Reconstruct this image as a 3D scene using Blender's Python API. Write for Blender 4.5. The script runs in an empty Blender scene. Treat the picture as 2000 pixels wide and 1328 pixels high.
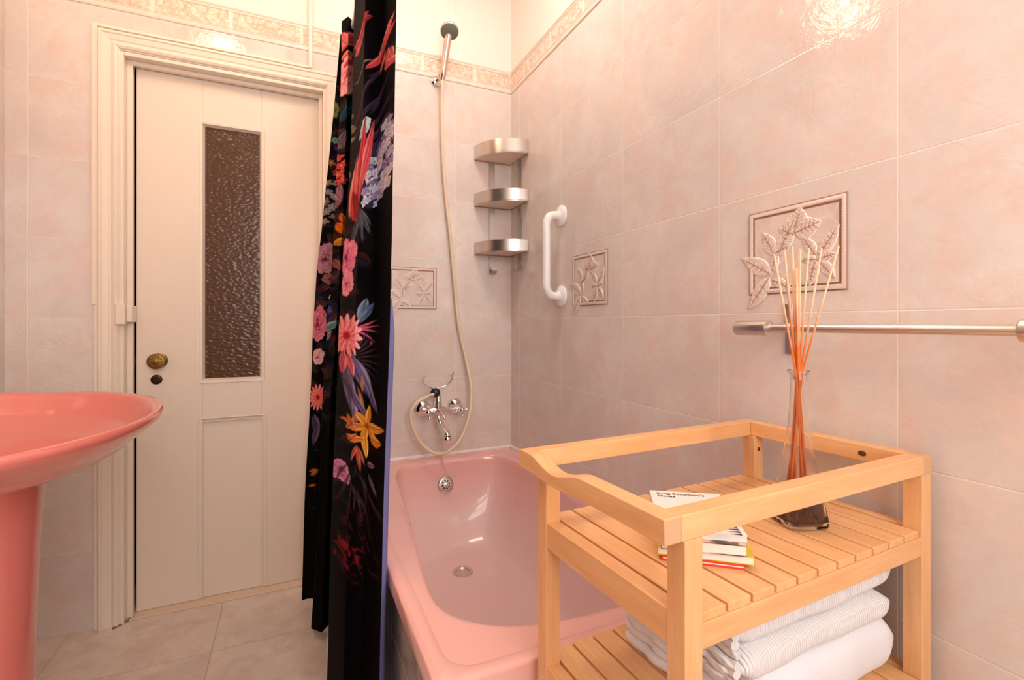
import bpy, math, random
import numpy as np
from mathutils import Vector, Matrix
random.seed(7); rng = np.random.RandomState(5)
PI = math.pi
S = bpy.context.scene; COL = S.collection

# ------------------------------------------------------------------ camera, world, light, exposure
EYE = 1.073; YAW = .4254; FPX = 948.5
cam_d = bpy.data.cameras.new('camera'); cam = bpy.data.objects.new('camera', cam_d); COL.objects.link(cam)
cam.location = (0, 0, EYE); cam.rotation_euler = (PI/2, 0, -YAW)
cam_d.sensor_width = 36; cam_d.lens = 36*FPX/2000; cam_d.shift_y = -(664-632)/2000; cam_d.clip_start = .02
S.camera = cam
S.view_settings.view_transform = 'Standard'; S.view_settings.look = 'None'
S.view_settings.exposure = -0.21; S.view_settings.gamma = 1; S.view_settings.use_curve_mapping = False
w = bpy.data.worlds.new('world'); S.world = w; w.use_nodes = True
w.node_tree.nodes['Background'].inputs[0].default_value = (.75, .85, 1, 1)
w.node_tree.nodes['Background'].inputs[1].default_value = .3

# room dimensions: X to the right (right wall), Y away from the window wall, Z up
XL, XR, YB, YN, ZC = -.8675, .9746, 2.16, -.75, 2.72

def area(name, loc, rot, sx, sy, power, col):
    l = bpy.data.lights.new(name, 'AREA'); l.shape = 'RECTANGLE'; l.size = sx; l.size_y = sy; l.energy = power; l.color = col
    o = bpy.data.objects.new(name, l); o.location = loc; o.rotation_euler = rot; COL.objects.link(o); return o
# daylight in the window behind the camera
area('window_daylight', (.25, YN-.075, 1.66), (PI/2, 0, 0), .94, 1.3, 40, (1.0, .94, .90))

# ------------------------------------------------------------------ helpers
class MB:
    def __init__(s): s.v = []; s.f = []; s.m = []
    def add(s, vs, fs, mi=0):
        b = len(s.v); s.v += [tuple(v) for v in vs]; s.f += [tuple(b+i for i in f) for f in fs]; s.m += [mi]*len(fs)
    def box(s, x0, x1, y0, y1, z0, z1, mi=0, M=None):
        vs = [Vector((x, y, z)) for z in (z0, z1) for y in (y0, y1) for x in (x0, x1)]
        if M is not None: vs = [M @ v for v in vs]
        s.add(vs, [(0,2,3,1),(4,5,7,6),(0,1,5,4),(2,6,7,3),(0,4,6,2),(1,3,7,5)], mi)
    def bar(s, p, q, wy, wz, mi=0):
        "square bar from p to q"
        p = Vector(p); q = Vector(q); d = (q-p); L = d.length
        M = Matrix.Translation(p) @ d.to_track_quat('X', 'Z').to_matrix().to_4x4()
        s.box(0, L, -wy/2, wy/2, -wz/2, wz/2, mi, M)
    def loft(s, rings, closed=True, cap0=False, cap1=False, mi=0, M=None):
        n = len(rings[0]); b = len(s.v)
        for r in rings:
            for p in r:
                p = Vector(p); s.v.append(tuple(M @ p if M is not None else p))
        for i in range(len(rings)-1):
            for j in range(n if closed else n-1):
                k = (j+1) % n
                s.f.append((b+i*n+j, b+i*n+k, b+(i+1)*n+k, b+(i+1)*n+j)); s.m.append(mi)
        if cap0: s.f.append(tuple(b+j for j in range(n))[::-1]); s.m.append(mi)
        if cap1: s.f.append(tuple(b+(len(rings)-1)*n+j for j in range(n))); s.m.append(mi)
    def lathe(s, prof, n=32, M=None, mi=0, cap=True):
        "prof: (radius, height) along local Z"
        rings = [[(r*math.cos(2*PI*j/n), r*math.sin(2*PI*j/n), z) for j in range(n)] for r, z in prof]
        s.loft(rings, True, cap, cap, mi, M)
    def tube(s, pts, r, n=12, mi=0, cap=True, closed=False):
        pts = [Vector(p) for p in pts]; N = len(pts)
        rs = r if isinstance(r, (list, tuple)) else [r]*N
        up = None; rings = []
        for i, p in enumerate(pts):
            if closed: t = pts[(i+1) % N]-pts[i-1]
            else: t = pts[min(i+1, N-1)]-pts[max(i-1, 0)]
            t.normalize()
            if up is None:
                up = t.orthogonal().normalized()
            up = (up - t*up.dot(t)).normalized(); sd = t.cross(up)
            rings.append([p+(up*math.cos(2*PI*j/n)+sd*math.sin(2*PI*j/n))*rs[i] for j in range(n)])
        if closed: rings.append(rings[0])
        s.loft(rings, True, cap and not closed, cap and not closed, mi)
    def sphere(s, c, r, n=16, mi=0, sc=(1,1,1)):
        prof = [(max(1e-5, math.sin(PI*k/n)), -math.cos(PI*k/n)) for k in range(n+1)]
        M = Matrix.Translation(c) @ Matrix.Diagonal((r*sc[0], r*sc[1], r*sc[2], 1))
        s.lathe(prof, 2*n if n < 12 else 24, M, mi, False)

def smooth(pts, k=6, closed=False):
    "Catmull-Rom"
    P = [Vector(p) for p in pts]; N = len(P); out = []
    rng_ = range(N if closed else N-1)
    for i in rng_:
        if closed: a, b, c, d = P[i-1], P[i], P[(i+1) % N], P[(i+2) % N]
        else: a, b, c, d = P[max(i-1,0)], P[i], P[i+1], P[min(i+2,N-1)]
        for j in range(k):
            t = j/k
            out.append(.5*((2*b)+(-a+c)*t+(2*a-5*b+4*c-d)*t*t+(-a+3*b-3*c+d)*t**3))
    if not closed: out.append(P[-1])
    return out

WLOC = {}
def obj(name, mb, mats, parent=None, sm=False, bevel=0, seg=2, origin=None, auto=None):
    vs = np.array(mb.v, dtype=float)
    if origin is None:
        lo, hi = vs.min(0), vs.max(0); origin = Vector(((lo[0]+hi[0])/2, (lo[1]+hi[1])/2, lo[2]))
    origin = Vector(origin)
    me = bpy.data.meshes.new(name)
    me.from_pydata([tuple(v) for v in vs-np.array(origin)], [], mb.f)
    if not isinstance(mats, (list, tuple)): mats = [mats]
    for m in mats: me.materials.append(m)
    if len(mats) > 1: me.polygons.foreach_set('material_index', mb.m)
    if sm: me.polygons.foreach_set('use_smooth', [True]*len(mb.f))
    me.validate(); me.update()
    o = bpy.data.objects.new(name, me); COL.objects.link(o)
    WLOC[o.name] = origin
    if parent is not None:
        o.parent = parent; o.location = origin-WLOC[parent.name]
    else: o.location = origin
    if bevel:
        b = o.modifiers.new('bevel', 'BEVEL'); b.width = bevel; b.segments = seg; b.limit_method = 'ANGLE'; b.angle_limit = .6
        b.harden_normals = False
    if sm:
        try: me.set_sharp_from_angle(angle=math.radians(auto or 42))
        except Exception: pass
    return o
def tag(o, label=None, cat=None, group=None, kind=None):
    if label: o['label'] = label
    if cat: o['category'] = cat
    if group: o['group'] = group
    if kind: o['kind'] = kind
    return o
def thing(name, label, cat, loc, group=None):
    o = bpy.data.objects.new(name, None); COL.objects.link(o); o.location = loc; o.empty_display_size = .05
    WLOC[o.name] = Vector(loc); return tag(o, label, cat, group)
def fixmap(): 
    pass

# ------------------------------------------------------------------ materials
def srgb(r, g, b):
    f = lambda c: (c/255/12.92 if c/255 <= .04045 else ((c/255+.055)/1.055)**2.4)
    return (f(r), f(g), f(b), 1)
class NT:
    def __init__(s, name):
        s.mat = bpy.data.materials.new(name); s.mat.use_nodes = True; s.t = s.mat.node_tree
        s.b = s.t.nodes['Principled BSDF']
    def n(s, typ, **kw):
        nd = s.t.nodes.new(typ)
        for k, v in kw.items():
            if k.startswith('i_'):
                key = k[2:]; key = int(key) if key.isdigit() else key.replace('_', ' ')
                s.set(nd.inputs[key], v)
            else: setattr(nd, k, v)
        return nd
    def set(s, inp, v):
        if isinstance(v, bpy.types.NodeSocket): s.t.links.new(v, inp)
        else: inp.default_value = v
    def math(s, op, a, b=0, c=None):
        nd = s.n('ShaderNodeMath', operation=op); s.set(nd.inputs[0], a); s.set(nd.inputs[1], b)
        if c is not None: s.set(nd.inputs[2], c)
        return nd.outputs[0]
    def mix(s, fac, a, b, blend='MIX'):
        nd = s.n('ShaderNodeMix', data_type='RGBA', blend_type=blend); s.set(nd.inputs[0], fac); s.set(nd.inputs[6], a); s.set(nd.inputs[7], b)
        return nd.outputs[2]
    def noise(s, vec, scale, detail=3, rough=.5, dist=0):
        nd = s.n('ShaderNodeTexNoise'); s.set(nd.inputs['Vector'], vec); nd.inputs['Scale'].default_value = scale
        nd.inputs['Detail'].default_value = detail; nd.inputs['Roughness'].default_value = rough; nd.inputs['Distortion'].default_value = dist
        return nd.outputs['Fac']
    def ramp(s, fac, stops):
        nd = s.n('ShaderNodeValToRGB'); s.set(nd.inputs[0], fac); e = nd.color_ramp.elements
        while len(e) < len(stops): e.new(.5)
        for i, (p, c) in enumerate(stops): e[i].position = p; e[i].color = c
        return nd.outputs[0]
    def bump(s, h, strength, dist=.001, normal=None):
        nd = s.n('ShaderNodeBump'); s.set(nd.inputs['Height'], h); nd.inputs['Strength'].default_value = strength; nd.inputs['Distance'].default_value = dist
        if normal is not None: s.set(nd.inputs['Normal'], normal)
        return nd.outputs[0]
    def P(s, **kw):
        for k, v in kw.items(): s.set(s.b.inputs[k.replace('_', ' ')], v)
        return s.mat
    def mapr(s, v, a, b, c=0, d=1):
        nd = s.n('ShaderNodeMapRange'); s.set(nd.inputs[0], v)
        for i, x in enumerate((a, b, c, d)): nd.inputs[i+1].default_value = x
        return nd.outputs[0]
def simple(name, col, rough=.5, metal=0, coat=0, bump=None, **kw):
    t = NT(name); t.P(Base_Color=col, Roughness=rough, Metallic=metal, Coat_Weight=coat, Coat_Roughness=.05)
    g = t.n('ShaderNodeTexCoord')
    n1 = t.noise(g.outputs['Object'], 30, 2)
    t.P(Base_Color=t.mix(t.math('MULTIPLY', n1, .12), col, (col[0]*.8, col[1]*.8, col[2]*.8, 1)))
    if bump: t.P(Normal=t.bump(t.noise(g.outputs['Object'], bump[0], 3), bump[1], bump[2]))
    for k, v in kw.items(): t.P(**{k: v})
    return t.mat

def tile_mat(name, axis, off, W, z0, H, wall=True, c_lo=(220,207,200), c_hi=(232,221,213), c_pk=(229,204,192), grout=(238,226,214), rough=.075, paint=None, gw=.0012):
    t = NT(name); g = t.n('ShaderNodeNewGeometry'); sep = t.n('ShaderNodeSeparateXYZ'); t.set(sep.inputs[0], g.outputs['Position'])
    u = sep.outputs[0] if axis[0] == 'X' else sep.outputs[1]
    v = sep.outputs[2] if axis[1] == 'Z' else sep.outputs[1]
    def cell(c, o, w):
        a = t.math('DIVIDE', t.math('SUBTRACT', c, o), w); fr = t.math('FRACT', a)
        d = t.math('MULTIPLY', t.math('MINIMUM', fr, t.math('SUBTRACT', 1, fr)), w)
        return d, t.math('FLOOR', a)
    d1, f1 = cell(u, off, W); d2, f2 = cell(v, z0, H)
    d = t.math('MINIMUM', d1, d2)
    gm = t.mapr(d, gw*.6, gw*1.5, 1, 0)
    # each tile shifts the marbling
    sh = t.n('ShaderNodeCombineXYZ'); t.set(sh.inputs[0], t.math('MULTIPLY', f1, 3.7)); t.set(sh.inputs[1], t.math('MULTIPLY', f2, 5.3)); t.set(sh.inputs[2], t.math('MULTIPLY', t.math('ADD', f1, f2), 1.9))
    pos = t.n('ShaderNodeVectorMath', operation='ADD'); t.set(pos.inputs[0], g.outputs['Position']); t.set(pos.inputs[1], sh.outputs[0]); p = pos.outputs[0]
    n1 = t.noise(p, 4.5, 5, .6, .6); n2 = t.noise(p, 11, 5, .65, .4); n3 = t.noise(p, 60, 3, .6)
    col = t.ramp(n1, [(.34, srgb(*c_lo)), (.66, srgb(*c_hi))])
    col = t.mix(t.mapr(n2, .47, .66, 0, .85), col, srgb(*c_pk))
    col = t.mix(t.mapr(n3, .3, .8, 0, .16), col, srgb(*[c*.88 for c in c_lo]))
    col = t.mix(t.math('MULTIPLY', gm, .85), col, srgb(*grout))
    h = t.math('ADD', t.math('MULTIPLY', gm, -1.0), t.math('MULTIPLY', t.noise(p, 24, 3, .55, 2.6), 1.3))
    nrm = t.bump(h, .5, .0010)
    r = t.math('ADD', t.math('MULTIPLY', gm, .4), rough)
    if paint:
        m = t.mapr(sep.outputs[2], 2.294, 2.296, 0, 1)
        col = t.mix(m, col, srgb(*paint)); r = t.math('ADD', r, t.math('MULTIPLY', m, .4))
    return t.P(Base_Color=col, Roughness=r, Normal=nrm)

WT, HT, Z0 = .3917, .2716, 1.073+.0237
PAINT = (247, 232, 222)
M_right = tile_mat('tile_right', 'YZ', 2.0664, WT, Z0, HT, paint=PAINT)
M_back = tile_mat('tile_back', 'XZ', .6917, WT, Z0, HT, paint=PAINT)
M_backL = tile_mat('tile_back_left', 'XZ', -.8086, WT, Z0, HT, paint=PAINT)
M_left = tile_mat('tile_left', 'YZ', 2.10, WT, Z0, HT, paint=PAINT)
M_floor = tile_mat('tile_floor', 'XY', -.2400, .4634, 1.853, .4634, c_lo=(222,204,193), c_hi=(236,220,208), c_pk=(214,192,180), grout=(196,172,152), rough=.24, gw=.0016)
M_panel = tile_mat('tile_tub_panel', 'YZ', 1.3, .30, .0, .26, c_lo=(170,158,150), c_hi=(205,192,182), c_pk=(150,136,128), rough=.25)
M_paint = simple('wall_paint', srgb(*PAINT), .7, bump=(60, .15, .001))
M_ceil = simple('ceiling_paint', srgb(248, 238, 228), .8)
M_door = simple('door_paint', srgb(240, 225, 208), .38, bump=(18, .12, .002))
M_trim = simple('trim_paint', srgb(243, 229, 212), .35, bump=(40, .15, .001))
M_white = simple('white_plastic', srgb(245, 242, 240), .25)
M_trunk = simple('cream_plastic', srgb(246, 230, 214), .4)
M_chrome = simple('chrome', (.82, .80, .78, 1), .09, 1)
M_steel = simple('brushed_steel', (.70, .65, .61, 1), .30, 1)
M_dark = simple('dark_hole', (.01, .008, .007, 1), .6)
M_blackp = simple('black_plastic', (.012, .012, .012, 1), .3)
M_brass = simple('aged_brass', srgb(148, 116, 64), .36, 1, bump=(220, .5, .001))
M_bronze = simple('dark_bronze', srgb(70, 50, 34), .4, 1)
M_hose = simple('cream_hose', srgb(236, 214, 184), .35)
M_caulk = simple('white_caulk', srgb(247, 240, 236), .5)
M_greyface = simple('spray_face', srgb(112, 120, 108), .4, bump=(900, .8, .002))
M_liner = simple('curtain_reverse', srgb(120, 124, 186), .8, bump=(400, .2, .0005))
M_dark_hall = simple('hall_shade', srgb(60, 48, 40), .9)

def ceramic(name, a, b, coat=.6):
    t = NT(name); g = t.n('ShaderNodeTexCoord'); n1 = t.noise(g.outputs['Object'], 3, 3)
    return t.P(Base_Color=t.mix(n1, a, b), Roughness=.16, Coat_Weight=coat, Coat_Roughness=.04)
M_basin = ceramic('salmon_ceramic', srgb(231, 135, 124), srgb(227, 128, 118))
def tubmat():
    t = NT('pink_enamel'); g = t.n('ShaderNodeTexCoord'); gm = t.n('ShaderNodeNewGeometry')
    sep = t.n('ShaderNodeSeparateXYZ'); t.set(sep.inputs[0], gm.outputs['Position'])
    n1 = t.noise(gm.outputs['Position'], 5, 3)
    base = t.mix(n1, srgb(246, 190, 181), srgb(243, 184, 176))
    # worn, limescale dulled enamel, paled up to the rim to lighten the shaded bowl
    sp = t.noise(gm.outputs['Position'], 90, 4, .7)
    wear_light = t.math('MULTIPLY', t.mapr(sep.outputs[2], .22, .47, 1, 0), t.mapr(sp, .25, .75, .55, .95))
    base = t.mix(wear_light, base, srgb(234, 210, 207))
    return t.P(Base_Color=base, Roughness=t.math('ADD', .13, t.math('MULTIPLY', wear_light, .3)), Coat_Weight=.5, Coat_Roughness=.04)
M_tub = tubmat()

def wood(name, axis, a=(241,190,136), b=(228,167,110)):
    t = NT(name); g = t.n('ShaderNodeTexCoord'); mp = t.n('ShaderNodeMapping'); t.set(mp.inputs[0], g.outputs['Object'])
    sc = {'X': (3, 40, 40), 'Y': (40, 3, 40), 'Z': (40, 40, 3)}[axis]; mp.inputs['Scale'].default_value = sc
    n1 = t.noise(mp.outputs[0], 1.6, 5, .6, .3); n2 = t.noise(mp.outputs[0], 7, 3, .6); n3 = t.noise(g.outputs['Object'], 300, 1)
    col = t.ramp(n1, [(.3, srgb(*b)), (.68, srgb(*a))])
    col = t.mix(t.mapr(n2, .52, .8, 0, .35), col, srgb(214, 156, 100))
    col = t.mix(t.mapr(n3, .80, .86, 0, .4), col, srgb(252, 216, 170))
    return t.P(Base_Color=col, Roughness=.36, Coat_Weight=.15, Normal=t.bump(n2, .12, .0006))
M_wx, M_wy, M_wz = wood('beech_x', 'X'), wood('beech_y', 'Y'), wood('beech_z', 'Z')
M_end = simple('beech_end_grain', srgb(214, 168, 130), .5)
M_knot = simple('wood_knot', srgb(86, 48, 22), .5)

# ------------------------------------------------------------------ room shell
def struct(name, mb, mats, **kw):
    o = obj(name, mb, mats, **kw); o['kind'] = 'structure'; return o
m = MB(); m.box(XL-.1, XR+.1, YN-.1, YB+.30, -.1, 0); struct('floor', m, M_floor)
m = MB(); m.box(XL-.1, XR+.1, YN-.1, YB+.30, ZC, ZC+.1); struct('ceiling', m, M_ceil)
m = MB(); m.box(XR, XR+.1, YN-.1, YB+.12, 0, ZC); struct('wall_right', m, M_right)
m = MB(); m.box(XL-.1, XL, YN-.1, YB+.12, 0, ZC); struct('wall_left', m, M_left)
DX0, DX1, DZ = -.558, .128, 2.045         # hole in the wall for the door lining
m = MB()
m.box(XL, DX0, YB, YB+.12, 0, ZC, 1); m.box(DX0, DX1, YB, YB+.12, DZ, ZC, 1); m.box(DX1, XR, YB, YB+.12, 0, ZC, 0)
struct('wall_back', m, [M_back, M_backL])
# window wall behind the viewer
WX0, WX1, WZ0, WZ1 = -.25, .75, .98, 2.34
m = MB()
m.box(XL, WX0, YN-.1, YN, 0, ZC); m.box(WX1, XR, YN-.1, YN, 0, ZC); m.box(WX0, WX1, YN-.1, YN, 0, WZ0); m.box(WX0, WX1, YN-.1, YN, WZ1, ZC)
struct('wall_front', m, M_left)
m = MB()
for x in (WX0+.025, (WX0+WX1)/2, WX1-.025): m.box(x-.025, x+.025, YN-.06, YN-.02, WZ0, WZ1)
for z in (WZ0+.025, WZ0+.45, WZ0+.86, WZ1-.025): m.box(WX0, WX1, YN-.055, YN-.025, z-.018, z+.018)
struct('window_1', m, M_trim, bevel=.003)
# hall behind the door, its dimness put into the wall colour
m = MB(); m.box(DX0-.1, DX1+.1, YB+.30, YB+.32, 0, 2.2); m.box(DX0-.12, DX0-.1, YB+.12, YB+.3, 0, 2.2); m.box(DX1+.1, DX1+.12, YB+.12, YB+.3, 0, 2.2); m.box(DX0-.12, DX1+.12, YB+.12, YB+.32, 2.2, 2.22)
struct('wall_hall', m, M_dark_hall)

# decorative border along the top of the tiles
def border_mat(axis, off):
    t = NT('border_tile_'+axis); g = t.n('ShaderNodeNewGeometry'); sep = t.n('ShaderNodeSeparateXYZ'); t.set(sep.inputs[0], g.outputs['Position'])
    u = sep.outputs[0] if axis == 'X' else sep.outputs[1]; z = sep.outputs[2]
    vein = t.n('ShaderNodeTexVoronoi', feature='DISTANCE_TO_EDGE'); 
    wv = t.n('ShaderNodeVectorMath', operation='ADD'); nn = t.n('ShaderNodeTexNoise'); t.set(nn.inputs['Vector'], g.outputs['Position']); nn.inputs['Scale'].default_value = 14
    sc = t.n('ShaderNodeVectorMath', operation='SCALE'); t.set(sc.inputs[0], nn.outputs['Color']); sc.inputs['Scale'].default_value = .12
    t.set(wv.inputs[0], g.outputs['Position']); t.set(wv.inputs[1], sc.outputs[0]); t.set(vein.inputs['Vector'], wv.outputs[0]); vein.inputs['Scale'].default_value = 26
    patch = t.noise(g.outputs['Position'], 38, 4, .65)
    band = t.math('MULTIPLY', t.mapr(z, 2.2165, 2.2175, 0, 1), t.mapr(z, 2.2745, 2.2755, 1, 0))
    inner = t.mix(t.mapr(patch, .42, .62, 0, 1), srgb(240, 222, 206), srgb(222, 190, 168))
    inner = t.mix(t.mapr(vein.outputs['Distance'], .0, .09, .8, 0), inner, srgb(206, 166, 140))
    col = t.mix(band, srgb(240, 222, 208), inner)
    for zz in (2.2155, 2.2765): 
        ln = t.mapr(t.math('ABSOLUTE', t.math('SUBTRACT', z, zz)), .0008, .0018, 1, 0)
        col = t.mix(t.math('MULTIPLY', ln, .8), col, srgb(186, 146, 118))
    fr = t.math('FRACT', t.math('DIVIDE', t.math('SUBTRACT', u, off), .2500)); dd = t.math('MULTIPLY', t.math('MINIMUM', fr, t.math('SUBTRACT', 1, fr)), .25)
    col = t.mix(t.mapr(dd, .006, .008, .9, 0), col, srgb(243, 228, 214))
    return t.P(Base_Color=col, Roughness=.3, Normal=t.bump(patch, .3, .001))
def border(name, axis, mat, a, b):
    prof = [(0, 2.190), (.004, 2.192), (.006, 2.199), (.0045, 2.205), (.003, 2.2065), (.0055, 2.211), (.0035, 2.2155), (.0035, 2.2765), (.0055, 2.281), (.003, 2.2855), (.0065, 2.290), (.006, 2.296), (0, 2.300)]
    m = MB()
    if axis == 'X': rings = [[(x, YB-d, z) for d, z in prof] for x in (a, b)]
    else: rings = [[(XR-d, y, z) for d, z in prof] for y in (a, b)]
    m.loft(rings, False); struct(name, m, mat)
border('trim_1', 'X', border_mat('X', .785), XL, XR)
border('trim_2', 'Y', border_mat('Y', 2.01), YN, YB)

# ------------------------------------------------------------------ door casing, lining, threshold
m = MB()
prof = [(0, .0), (0, .020), (.003, .024), (.010, .025), (.014, .021), (.030, .019), (.034, .015), (.038, .015), (.043, .022), (.050, .025), (.057, .021), (.060, .016), (.063, .014), (.063, .0)]
def casing_ring(side):
    x0, x1, z1 = -.619, .188, 2.108
    if side == 0: return [(x0+d, YB-h, 0) for d, h in prof]
    if side == 1: return [(x0+d, YB-h, z1-d) for d, h in prof]
    if side == 2: return [(x1-d, YB-h, z1-d) for d, h in prof]
    return [(x1-d, YB-h, 0) for d, h in prof]
for a in range(3): m.loft([casing_ring(a), casing_ring(a+1)], False)
casing = struct('trim_3', m, M_trim)
m = MB()   # lining: reveal and stop bead
for x0, x1 in ((-.558, -.546), (.116, .128)):
    m.box(x0, x1, YB-.012, YB+.10, 0, DZ)
m.box(-.546, .116, YB-.012, YB+.10, 2.031, DZ)
m.box(-.546, -.529, YB+.022, YB+.042, 0, 2.031); m.box(.102, .116, YB+.022, YB+.042, 0, 2.031); m.box(-.532, .102, YB+.022, YB+.042, 2.016, 2.031)
struct('trim_4', m, M_trim, bevel=.002)
m = MB(); m.box(-.55, .12, YB+.004, YB+.10, 0, .006); struct('trim_5', m, simple('threshold_stone', srgb(232, 206, 184), .4, bump=(40, .3, .001)), bevel=.002)
# crumbled grout at the foot of the casing
m = MB()
for i in range(26):
    a = random.random(); x = -.575+a*.055; y = YB-.028+a*.06+random.uniform(-.006, .004); r = random.uniform(.003, .007)
    m.sphere((x, y, .002), r, 5, sc=(1, 1, .8))
tag(obj('grout_rubble', m, simple('dirty_mortar', srgb(140, 112, 88), .9, bump=(200, 1, .002)), sm=False), 'crumbled brown mortar at the foot of the left door casing', 'rubble', kind='stuff')

# door
DY = YB+.050
door = bpy.data.objects.new('door_1', None); COL.objects.link(door); door.location = (-.2, DY, .006); WLOC['door_1'] = Vector(door.location); door['kind'] = 'structure'
def rect_ring(x0, x1, z0, z1, y): return [(x0, y, z0), (x1, y, z0), (x1, y, z1), (x0, y, z1)]
m = MB()
X0, X1, ZB, ZT = -.5245, .108, .007, 2.022
gx0, gx1, gz0, gz1 = -.316, -.112, .852, 1.848      # glazed opening
px0, px1, pz0, pz1 = -.332, -.108, .012, .702       # lower panel
th = .036
m.box(X0, gx0, DY, DY+th, ZB, ZT); m.box(gx1, X1, DY, DY+th, ZB, ZT)
m.box(gx0, gx1, DY, DY+th, gz1, ZT); m.box(gx0, gx1, DY, DY+th, pz1, gz0)
m.box(gx0, gx1, DY+.008, DY+th-.006, ZB, pz1)
obj('door_leaf', m, M_door, door, bevel=.0015)
m = MB()   # beads round the glass and the lower panel
def bead(m, x0, x1, z0, z1, w, y0, y1):
    m.loft([rect_ring(x0-.012, x1+.012, z0-.012, z1+.012, y0), rect_ring(x0-.010, x1+.010, z0-.010, z1+.010, y0-.004), rect_ring(x0, x1, z0, z1, y0-.003), rect_ring(x0+w, x1-w, z0+w, z1-w, y1)], True)
bead(m, gx0, gx1, gz0, gz1, .007, DY, DY+.012)
obj('glazing_bead', m, M_door, door)
m = MB()
for x in (-.333, -.318, -.108, -.096): m.box(x, x+.0035, DY-.003, DY+.010, ZB, pz1)
m.box(-.333, -.0925, DY-.003, DY+.010, pz1, pz1+.0035); m.box(-.318, -.108, DY-.002, DY+.010, pz1-.012, pz1-.0085)
obj('panel_moulding', m, M_door, door, bevel=.001)
t = NT('obscure_brown_glass'); g = t.n('ShaderNodeTexCoord')
mp = t.n('ShaderNodeMapping'); t.set(mp.inputs[0], g.outputs['Object']); mp.inputs['Scale'].default_value = (1, 1, 1.7); mp.inputs['Rotation'].default_value = (0, .5, 0)
vz = t.n('ShaderNodeTexVoronoi', feature='SMOOTH_F1'); t.set(vz.inputs['Vector'], mp.outputs[0]); vz.inputs['Scale'].default_value = 72
hh = t.math('ADD', vz.outputs['Distance'], t.math('MULTIPLY', t.noise(mp.outputs[0], 60, 2, .5, .8), .35))
t.P(Base_Color=srgb(96, 66, 46), Specular_IOR_Level=.3, Roughness=.18, Transmission_Weight=.15, IOR=1.5, Normal=t.bump(hh, 1.0, .0019))
m = MB(); m.box(gx0, gx1, DY+.012, DY+.017, gz0, gz1); obj('glass_pane', m, t.mat, door)
# knob on its backplate, key escutcheon
ky = Matrix.Translation((-.4545, DY, .934)) @ Matrix.Rotation(PI/2, 4, 'X')
m = MB(); m.lathe([(.027, 0), (.0275, .002), (.024, .005), (.012, .007), (.009, .010), (.0085, .036), (.012, .042), (.026, .044), (.0285, .047), (.0285, .051), (.026, .055), (.0235, .0555), (.022, .053), (.012, .054), (.0105, .057), (.0075, .0575), (.005, .060), (.0001, .061)], 48, ky)
for i in range(12):
    a = 2*PI*i/12; m.sphere(ky @ Vector((.0172*math.cos(a), .0172*math.sin(a), .0535)), .0028, 6)
obj('door_knob', m, M_brass, door, sm=True)
kk = Matrix.Translation((-.463, DY, .863)) @ Matrix.Rotation(PI/2, 4, 'X')
m = MB(); m.lathe([(.0185, 0), (.0185, .002), (.016, .004), (.010, .004), (.009, .003), (.0001, .003)], 40, kk)
k = obj('key_escutcheon', m, M_bronze, door, sm=True)
m = MB(); m.box(-.4642, -.4618, DY-.0046, DY-.0030, .856, .868); m.sphere((-.463, DY-.0030, .868), .0022, 6); obj('keyhole', m, M_dark, k)
m = MB(); m.box(-.530, -.5215, DY+.004, DY+.030, .92, .945); obj('latch_bolt', m, M_bronze, door)

# cable trunking and lock keep on the casing
tr = thing('cable_trunking', 'thin cream cable trunking running round the outside of the door casing', 'cable trunking', (-.634, YB, 1.14))
m = MB(); m.box(-.637, -.622, YB-.012, YB, 1.14, 2.128); obj('trunking_strip', m, M_trunk, tr, bevel=.0015)
m = MB(); m.box(-.632, -.622, YB-.010, YB, .0, 1.14); obj('trunking_strip', m, M_trunk, tr, bevel=.0015)
m = MB(); m.box(-.637, .062, YB-.010, YB, 2.118, 2.128); obj('trunking_strip', m, M_trunk, tr, bevel=.0015)
m = MB(); m.box(.062, .076, YB-.016, YB, 2.118, ZC); obj('trunking_strip', m, M_trunk, tr, bevel=.0015)
kb = thing('lock_keep', 'small white painted lock box on the inner edge of the door casing', 'lock', (-.55, YB, 1.073))
m = MB(); m.box(-.566, -.538, YB-.034, YB-.004, 1.070, 1.142); obj('keep_body', m, M_trim, kb, bevel=.002)
m = MB(); m.box(-.538, -.520, YB-.020, YB+.040, 1.078, 1.138); obj('keep_staple', m, M_trim, kb, bevel=.004)

# ------------------------------------------------------------------ bathtub
RZ = .473
def radial(poly, c, n=192, z=0):
    "shape seen from c: one point per angle"
    out = []; P = [(p[0], p[1]) for p in poly]; N = len(P)
    for j in range(n):
        a = 2*PI*j/n; dx, dy = math.cos(a), math.sin(a); best = None
        for i in range(N):
            x1, y1 = P[i][0]-c[0], P[i][1]-c[1]; x2, y2 = P[(i+1) % N][0]-c[0], P[(i+1) % N][1]-c[1]
            ex, ey = x2-x1, y2-y1; den = dx*ey-dy*ex
            if abs(den) < 1e-12: continue
            tt = (x1*ey-y1*ex)/den; ss = (x1*dy-y1*dx)/den
            if tt > 0 and -1e-6 <= ss <= 1+1e-6: best = tt if best is None else max(best, tt)
        out.append((c[0]+dx*best, c[1]+dy*best, z))
    return out
def rrect(x0, x1, y0, y1, r, k=8):
    out = []
    for cx, cy, a0 in ((x1-r, y1-r, 0), (x0+r, y1-r, PI/2), (x0+r, y0+r, PI), (x1-r, y0+r, 1.5*PI)):
        for i in range(k+1): a = a0+PI/2*i/k; out.append((cx+r*math.cos(a), cy+r*math.sin(a)))
    return out
def angles(poly, c, n):
    # uniform angles plus a finer set near corners is not needed at n=256
    return radial(poly, c, n)
TC = (.60, 1.44); NT_ = 256
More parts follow.
